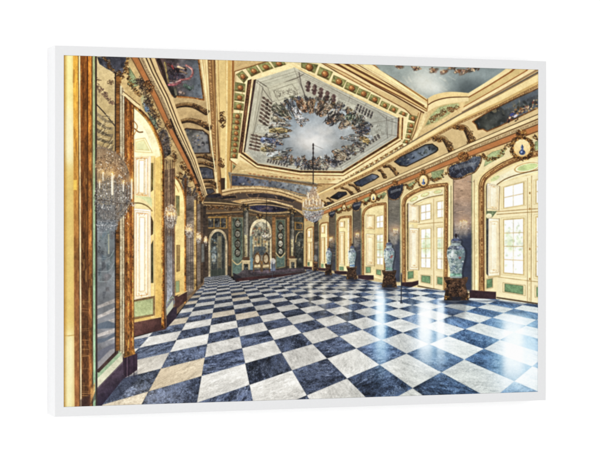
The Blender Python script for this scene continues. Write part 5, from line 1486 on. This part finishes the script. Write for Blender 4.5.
def crystals(cx, cy, rx, ry, n, pal, r0=.35, r1=.8, shape=None):
    for k in range(n):
        u, v = rng.uniform(-1, 1), rng.uniform(-1, 1)
        if u * u + v * v > 1:
            continue
        x, y = cx + rx * u, cy + ry * v
        if shape and not shape(u, v):
            continue
        c = pal[rng.integers(len(pal))]
        ell(x, y, rng.uniform(r0, r1), rng.uniform(r0, r1 * 1.3), c, rng.uniform(-.4, .4), rng.uniform(.5, .95), .3)


def candle(x, y0, y1, w, fl=1.0):
    stroke([(x, y0), (x, y1)], w, (244, 232, 204), .95, tex=.05)
    stroke([(x + w * .36, y0), (x + w * .36, y1)], w * .3, (190, 166, 130), .7)
    glow(x, y0 - 1.2 * fl, 4 * fl, 3.6 * fl, (190, 110, 36), .7)
    ell(x, y0 - 1.3 * fl, .75 * fl, 2.0 * fl, (255, 190, 84), 0, .95, .5)
    ell(x, y0 - .9 * fl, .45 * fl, 1.2 * fl, (255, 250, 226), 0, .95, .4)


# the big crystal sconce by the near mirror: a fringed bell over a basket of strings, a beaded ring below
bell = smooth([(97, 147), (104, 146.6), (112, 150.4), (120, 155.6), (126, 163), (129, 172), (131.5, 182), (131, 196), (127, 210), (120, 219.6), (110, 221), (97, 221)], 3)
fill(bell, ((150, 118, 88), (92, 88, 84), (112, 168), (112, 192)), .62, 1.2, tex=.22, k=5, which=2)
glow(112, 169, 15, 8, (120, 74, 34), .85)
glow(113, 196, 15, 18, (70, 68, 64), .6)
rim = smooth([(97, 148.2), (104, 148), (112, 151.6), (119.5, 157), (125, 164), (128.4, 172)], 6)
for (x, y), an in along(rim, 1.25):
    d = 11 + rng.uniform(-1, 1.5)
    rope([(x, y), (x + (x - 108) * .02, y + d)], .75, 1.05, (104, 86, 70), [(196, 172, 138), (168, 140, 108), (214, 190, 154)][rng.integers(3)])
rope(rim, .9, 1.0, (70, 58, 50), (206, 190, 164))
for (x, y), an in along([(p[0], p[1] + 9 + (p[0] - 97) * .12) for p in rim], 1.5):
    rope([(x, y), (x + (x - 108) * .05, y + 10)], .6, .9, (104, 78, 56), [(206, 162, 116), (176, 128, 86), (222, 186, 140)][rng.integers(3)])
crystals(112, 166, 17, 15, 420, [(214, 178, 134), (140, 108, 80), (226, 194, 150), (104, 84, 66), (80, 66, 56)], .25, .6)
crystals(113, 198, 19, 23, 900, [(74, 70, 66), (120, 114, 106), (172, 166, 156), (96, 90, 84), (204, 198, 188), (64, 60, 58), (148, 140, 130)], .3, .7)
crystals(103, 206, 9, 11, 200, [(66, 76, 90), (84, 92, 100), (150, 152, 152), (56, 62, 74)], .25, .6)
for k in range(13):
    a = k / 12
    P = smooth([(97.5 + 32 * a, 181 + 2 * a), (97.2 + 34 * a, 192), (98.4 + 31 * a, 204), (100.5 + 22 * a, 213), (103 + 14 * a, 219.6)], 4)
    rope(P, .8, 1.15, (80, 74, 70), [(216, 210, 200), (186, 178, 166), (232, 228, 220)][k % 3])
for y, x1, c in ((182, 130.6, (214, 178, 128)), (190, 131.4, (186, 178, 166)), (200.4, 131, (204, 198, 188)), (210, 127, (176, 172, 166))):
    rope(smooth([(97, y - 1), (107, y + 1.6), (118, y + 1.6), (x1, y - .6)]), .8, 1.0, (78, 70, 66), c)
stroke(smooth([(97, 200), (106, 200.4), (116, 203), (128, 204), (134, 203)]), .8, (84, 70, 58), .85)
stroke(smooth([(118, 214), (126, 208), (131, 202), (134.4, 203)]), .7, (150, 128, 100), .8)
stroke(smooth([(131.8, 203), (133, 206), (135, 204)]), 1.1, (206, 202, 196), .8)
for (x, y) in ((99, 204), (104, 201.5), (112, 198.8), (121, 205), (127, 200)):
    stroke([(x, y), (x, y + rng.uniform(5, 9))], 1.0, (70, 72, 80), .7, w1=.4)
fill([(97, 219.6), (119, 220), (117, 230), (97, 231)], (104, 108, 112), .7, 1.0, tex=.2)
crystals(107, 225, 11, 4.6, 150, [(206, 206, 200), (96, 98, 102), (160, 164, 168), (66, 70, 78)], .25, .55)
rope([(97, 225.2), (107, 226), (117, 225.2)], 1.5, 1.3, (92, 94, 98), (236, 236, 230))
rope([(97, 220.4), (107, 221.6), (119, 220.6)], .9, 1.1, (70, 68, 70), (206, 204, 198))
for k in range(7):
    x = 99 + k * 2.6
    rope([(x, 227), (x + .2, 233 + 3 * math.sin(k / 6 * 3.14))], .6, .9, (80, 84, 90), (190, 194, 196))
candle(112.4, 175.6, 194, 2.3, 1.1)
candle(131.8, 181, 198, 1.7, 1.0)
candle(103, 173, 180, 1.1, .6)
candle(123.4, 183, 191, 1.1, .8)
candle(99.6, 181.6, 188, 1, .5)
for k in range(60):
    ell(rng.uniform(98, 129), rng.uniform(152, 226), rng.uniform(.3, .6), rng.uniform(.3, .8), (250, 244, 230), 0, .85)
# smaller sconces further along the left wall
for (x, y, rx, ry) in ((170.6, 217, 6.4, 12), (189, 231, 3.6, 7), (198.6, 238, 2.6, 6), (205.6, 241, 1.6, 5)):
    ell(x, y, rx, ry, (128, 116, 104), 0, .55, 1.4, tex=.2)
    crystals(x, y, rx, ry, int(rx * ry * 6), CR, .3, .6)
    crystals(x, y - ry * .55, rx * .9, ry * .5, int(rx * ry * 2), [(226, 190, 140), (140, 100, 64), (246, 222, 180)], .3, .6)
    for dx in (-.5, .1, .6):
        candle(x + dx * rx, y - ry * .25 + abs(dx) * 2, y + ry * .1 + abs(dx) * 2, max(.5, rx * .12), max(.4, rx * .1))
    glow(x, y - ry * .3, rx * 1.4, ry * .6, (110, 60, 20), .6)
# the great chandelier hanging from the painted ceiling
stroke([(313.2, 143.6), (313.2, 190)], .9, (46, 40, 40), .95, tex=.3)
for y in (145, 148.4, 153, 158.6, 164, 168):
    ell(313.2, y, .8, 1.5, (52, 44, 44), 0, .9)
stroke([(313.2, 144.6), (317, 146.4), (323, 149)], .4, (110, 100, 92), .7)
stroke([(313.2, 185), (312, 205)], 1.2, (150, 122, 96), .8)
bow = smooth([(311, 189), (315, 189), (318, 195), (321, 198), (322.6, 206), (323.6, 210), (321, 216), (316.5, 221), (312, 222), (306.6, 218), (303.2, 211), (302.8, 204), (306, 197), (309, 194)], 3, True)
fill(bow, ((180, 150, 120), (140, 142, 148), (313, 200), (313, 213)), .62, 1.4, tex=.24, k=5, which=2)
for k in range(9):
    a = (k - 4) / 4
    stroke(smooth([(313.2, 204), (313.2 + 6 * a, 206.4), (313.2 + 10.2 * a, 203.6)]), .45, (190, 150, 96), .85)
    rope(smooth([(313.2 + .6 * a, 189.6), (313.2 + 4.6 * a, 195), (313.2 + 9.6 * a, 204)]), .5, .8, (116, 92, 76), (232, 214, 186))
    rope(smooth([(313.2 + 10.4 * a, 210), (313.2 + 9.6 * a, 214.6), (313.2 + 5.4 * a, 219.6), (313.6, 222)]), .6, .8, (84, 84, 90), (214, 216, 218))
crystals(313.2, 198, 6.6, 10, 130, [(226, 200, 166), (176, 140, 110), (110, 86, 72), (244, 230, 206)], .25, .55)
crystals(313.6, 214, 10.2, 7.4, 240, [(220, 220, 218), (160, 166, 176), (98, 96, 100), (190, 190, 186), (76, 70, 72)], .25, .55)
rope(smooth([(302.8, 208.8), (308, 210), (313.4, 210.4), (319, 209.8), (323.8, 208.6)]), 1.0, .9, (132, 100, 42), (222, 188, 90))
for (dx, y) in ((-9.8, 202), (-7, 199.6), (-3.8, 200.6), (0, 198.6), (3.6, 200.8), (7, 199.8), (9.8, 202.4), (-5, 194), (4.8, 194)):
    candle(313.2 + dx, y, y + 4.4, .95, .36)
for k in range(14):
    ell(313.4 + rng.normal(0, 5), 209 + rng.normal(0, 6), .4, .4, (255, 252, 242), 0, .9)

# ---- overall: the fine grain and crisp local contrast of the tone-mapped print
def blur(A, r):
    k = int(r)
    for ax in (0, 1):
        for _ in range(2):
            P = np.pad(A, [(k + 1, k) if i == ax else (0, 0) for i in range(3)], mode='edge')
            c = np.cumsum(P, axis=ax, dtype=np.float64)
            n = A.shape[ax]
            A = ((np.take(c, range(2 * k + 1, 2 * k + 1 + n), ax) - np.take(c, range(0, n), ax)) / (2 * k + 1)).astype(np.float32)
    return A


lum = CAN.mean(axis=2, keepdims=True)
CAN += (lum - blur(lum, 9)) * .16
grey = CAN.mean(axis=2, keepdims=True)
CAN += (CAN - grey) * np.where(CAN[..., 2:] > CAN[..., :1], -.14, -.10)
sl, X, Y = win(X0, Y0, X1, Y1)
n1 = noise(X, Y, 4.0, 2, 9)[:CH, :CW]
n2 = noise(X, Y, 7.0, 0, 4)[:CH, :CW]
wgt = np.clip((CAN.mean(axis=2) - 8) / 90, 0, 1) * np.clip((262 - CAN.mean(axis=2)) / 90, 0, 1)
CAN *= (1 + (.016 * n1 + .02 * n2) * wgt)[..., None]
t_ = np.clip(CAN / 255, 0, 1)
CAN = 255 * (.72 * t_ + .28 * t_ * t_ * (3 - 2 * t_)) * 1.035
CAN = np.clip(blur(np.clip(CAN, 0, 255), 1), 0, 255)
# ---- square the picture up to the flat sheet and hand it to an in-memory image
PW, PH, RECESS = 0.90, 0.60, 0.0012
TW, TH = 1800, 1200
gx = ((np.arange(TW) + .5) / TW - .5) * PW
gy = ((np.arange(TH) + .5) / TH - .5) * PH                      # downwards
GX, GY = np.meshgrid(gx, gy)
Q = np.stack([GX, GY, np.full_like(GX, RECESS)], -1) @ ROT.T + TVEC
qx = (300 + FOC * Q[..., 0] / Q[..., 2] - X0) * S - .5
qy = (230 + FOC * Q[..., 1] / Q[..., 2] - Y0) * S - .5
qx, qy = np.clip(qx, 0, CW - 2), np.clip(qy, 0, CH - 2)
jx, jy = np.floor(qx).astype(int), np.floor(qy).astype(int)
tx, ty = (qx - jx)[..., None], (qy - jy)[..., None]
sheet = ((CAN[jy, jx] * (1 - tx) + CAN[jy, jx + 1] * tx) * (1 - ty) + (CAN[jy + 1, jx] * (1 - tx) + CAN[jy + 1, jx + 1] * tx) * ty) / 255
rgba = np.ones((TH, TW, 4), np.float32)
rgba[..., :3] = sheet[::-1]
img = bpy.data.images.new('palace_hall_print', TW, TH, alpha=False, float_buffer=False)
img.colorspace_settings.name = 'sRGB'
img.pixels.foreach_set(rgba.ravel())
img.update()
img.pack()

# ------------------------------------------------------------------ materials


def material(name, col, rough=.5, spec=.3, grain=0.0, scale=60, bump=0.0):
    m = bpy.data.materials.new(name)
    m.use_nodes = True
    nt = m.node_tree
    b = nt.nodes['Principled BSDF']
    b.inputs['Roughness'].default_value = rough
    b.inputs['Specular IOR Level'].default_value = spec
    tc = nt.nodes.new('ShaderNodeTexCoord')
    nz = nt.nodes.new('ShaderNodeTexNoise')
    nz.inputs['Scale'].default_value = scale
    nz.inputs['Detail'].default_value = 5
    nt.links.new(tc.outputs['Object'], nz.inputs['Vector'])
    rp = nt.nodes.new('ShaderNodeValToRGB')
    rp.color_ramp.elements[0].position, rp.color_ramp.elements[1].position = .3, .7
    rp.color_ramp.elements[0].color = (*[c * (1 - grain) for c in col], 1)
    rp.color_ramp.elements[1].color = (*[min(1, c * (1 + grain)) for c in col], 1)
    nt.links.new(nz.outputs['Fac'], rp.inputs['Fac'])
    nt.links.new(rp.outputs['Color'], b.inputs['Base Color'])
    if bump:
        bp = nt.nodes.new('ShaderNodeBump')
        bp.inputs['Strength'].default_value = bump
        bp.inputs['Distance'].default_value = .0004
        nt.links.new(nz.outputs['Fac'], bp.inputs['Height'])
        nt.links.new(bp.outputs['Normal'], b.inputs['Normal'])
    return m


lacquer = material('white_lacquer', (.605, .607, .612), .42, .12, .012, 220, .05)
plaster = material('white_plaster', (.93, .93, .93), .9, .05, .004, 30)
board = material('grey_board', (.45, .43, .40), .9, .1, .05, 80)
paper = bpy.data.materials.new('printed_paper')
paper.use_nodes = True
nt = paper.node_tree
b = nt.nodes['Principled BSDF']
b.inputs['Roughness'].default_value = .5
b.inputs['Specular IOR Level'].default_value = .06
it = nt.nodes.new('ShaderNodeTexImage')
it.image = img
it.extension = 'EXTEND'
uvn = nt.nodes.new('ShaderNodeUVMap')
uvn.uv_map = 'print'
ink = nt.nodes.new('ShaderNodeVectorMath')
ink.operation = 'SCALE'
ink.inputs['Scale'].default_value = PAPER_WHITE = .75          # paper white
nt.links.new(uvn.outputs['UV'], it.inputs['Vector'])
nt.links.new(it.outputs['Color'], ink.inputs[0])
nt.links.new(ink.outputs['Vector'], b.inputs['Base Color'])

# ------------------------------------------------------------------ the setting: one plain white wall
FW, FD = 0.0162, 0.0574                                         # rail width, frame depth


def mesh(name, verts, faces, mat, parent=None, bevel=0.0, seg=2):
    me = bpy.data.meshes.new(name)
    me.from_pydata(verts, [], faces)
    me.update()
    o = bpy.data.objects.new(name, me)
    scene.collection.objects.link(o)
    me.materials.append(mat)
    if parent:
        o.parent = parent
    if bevel:
        md = o.modifiers.new('bevel', 'BEVEL')
        md.width, md.segments, md.limit_method = bevel, seg, 'ANGLE'
    return o


def box(x0, x1, y0, y1, z0, z1):
    v = [(x, y, z) for x in (x0, x1) for y in (y0, y1) for z in (z0, z1)]
    f = [(0, 1, 3, 2), (4, 6, 7, 5), (0, 4, 5, 1), (2, 3, 7, 6), (0, 2, 6, 4), (1, 5, 7, 3)]
    return v, f


v, f = box(-4, 4, FD, FD + .15, 0, 3.2)
wall = mesh('wall', v, f, plaster)
wall['kind'] = 'structure'
wall['label'] = 'plain bright white wall behind the framed print'

# ------------------------------------------------------------------ the framed print
root = bpy.data.objects.new('framed_print', None)
scene.collection.objects.link(root)
root.location = (0, 0, HANG)
root['label'] = 'white framed photo print of a gilded palace hall, hung on a white wall'
root['category'] = 'framed picture'
ax, az = PW / 2, PH / 2


def rail(horizontal, sgn):
    """one mitred length of white moulding, cut at 45 degrees at both ends"""
    g = .00001                                                  # hairline of the mitre joint
    if horizontal:
        o = [(-ax - FW + g, sgn * (az + FW)), (ax + FW - g, sgn * (az + FW)), (ax - g, sgn * az), (-ax + g, sgn * az)]
    else:
        o = [(sgn * (ax + FW), -az - FW + g), (sgn * (ax + FW), az + FW - g), (sgn * ax, az - g), (sgn * ax, -az + g)]
    vs = [(x, y, z) for y in (0, FD - .0005) for x, z in o]
    fs = [(0, 1, 2, 3), (7, 6, 5, 4)] + [(i, i + 4, (i + 1) % 4 + 4, (i + 1) % 4) for i in range(4)]
    r = mesh('frame_rail', vs, fs, lacquer, root, .0009, 3)
    r.modifiers['bevel'].limit_method = 'WEIGHT'
    import bmesh
    bm = bmesh.new()
    bm.from_mesh(r.data)
    bmesh.ops.recalc_face_normals(bm, faces=bm.faces)
    wl = bm.edges.layers.float.new('bevel_weight_edge')
    for ed_ in bm.edges:                                         # round the long edges only: the mitres close without a seam
        d_ = ed_.verts[1].co - ed_.verts[0].co
        ed_[wl] = 1.0 if (abs(d_.x) if horizontal else abs(d_.z)) > .3 else 0.0
    bm.to_mesh(r.data)
    bm.free()
    return r


for h, s in ((True, 1), (True, -1), (False, -1), (False, 1)):
    rail(h, s)

e = .0002
v, f = box(-ax + e, ax - e, RECESS, RECESS + .003, -az + e, az - e)
sheet_o = mesh('print', v, f, paper, root)
uv = sheet_o.data.uv_layers.new(name='print')
for lp_ in sheet_o.data.loops:
    co = sheet_o.data.vertices[lp_.vertex_index].co
    uv.data[lp_.index].uv = ((co.x + ax) / PW, (co.z + az) / PH)
sheet_o['label'] = 'printed photo of a gilded palace hall with blue and white chequered marble floor'
v, f = box(-ax + e, ax - e, RECESS + .0035, RECESS + .0085, -az + e, az - e)
mesh('backing_board', v, f, board, root)
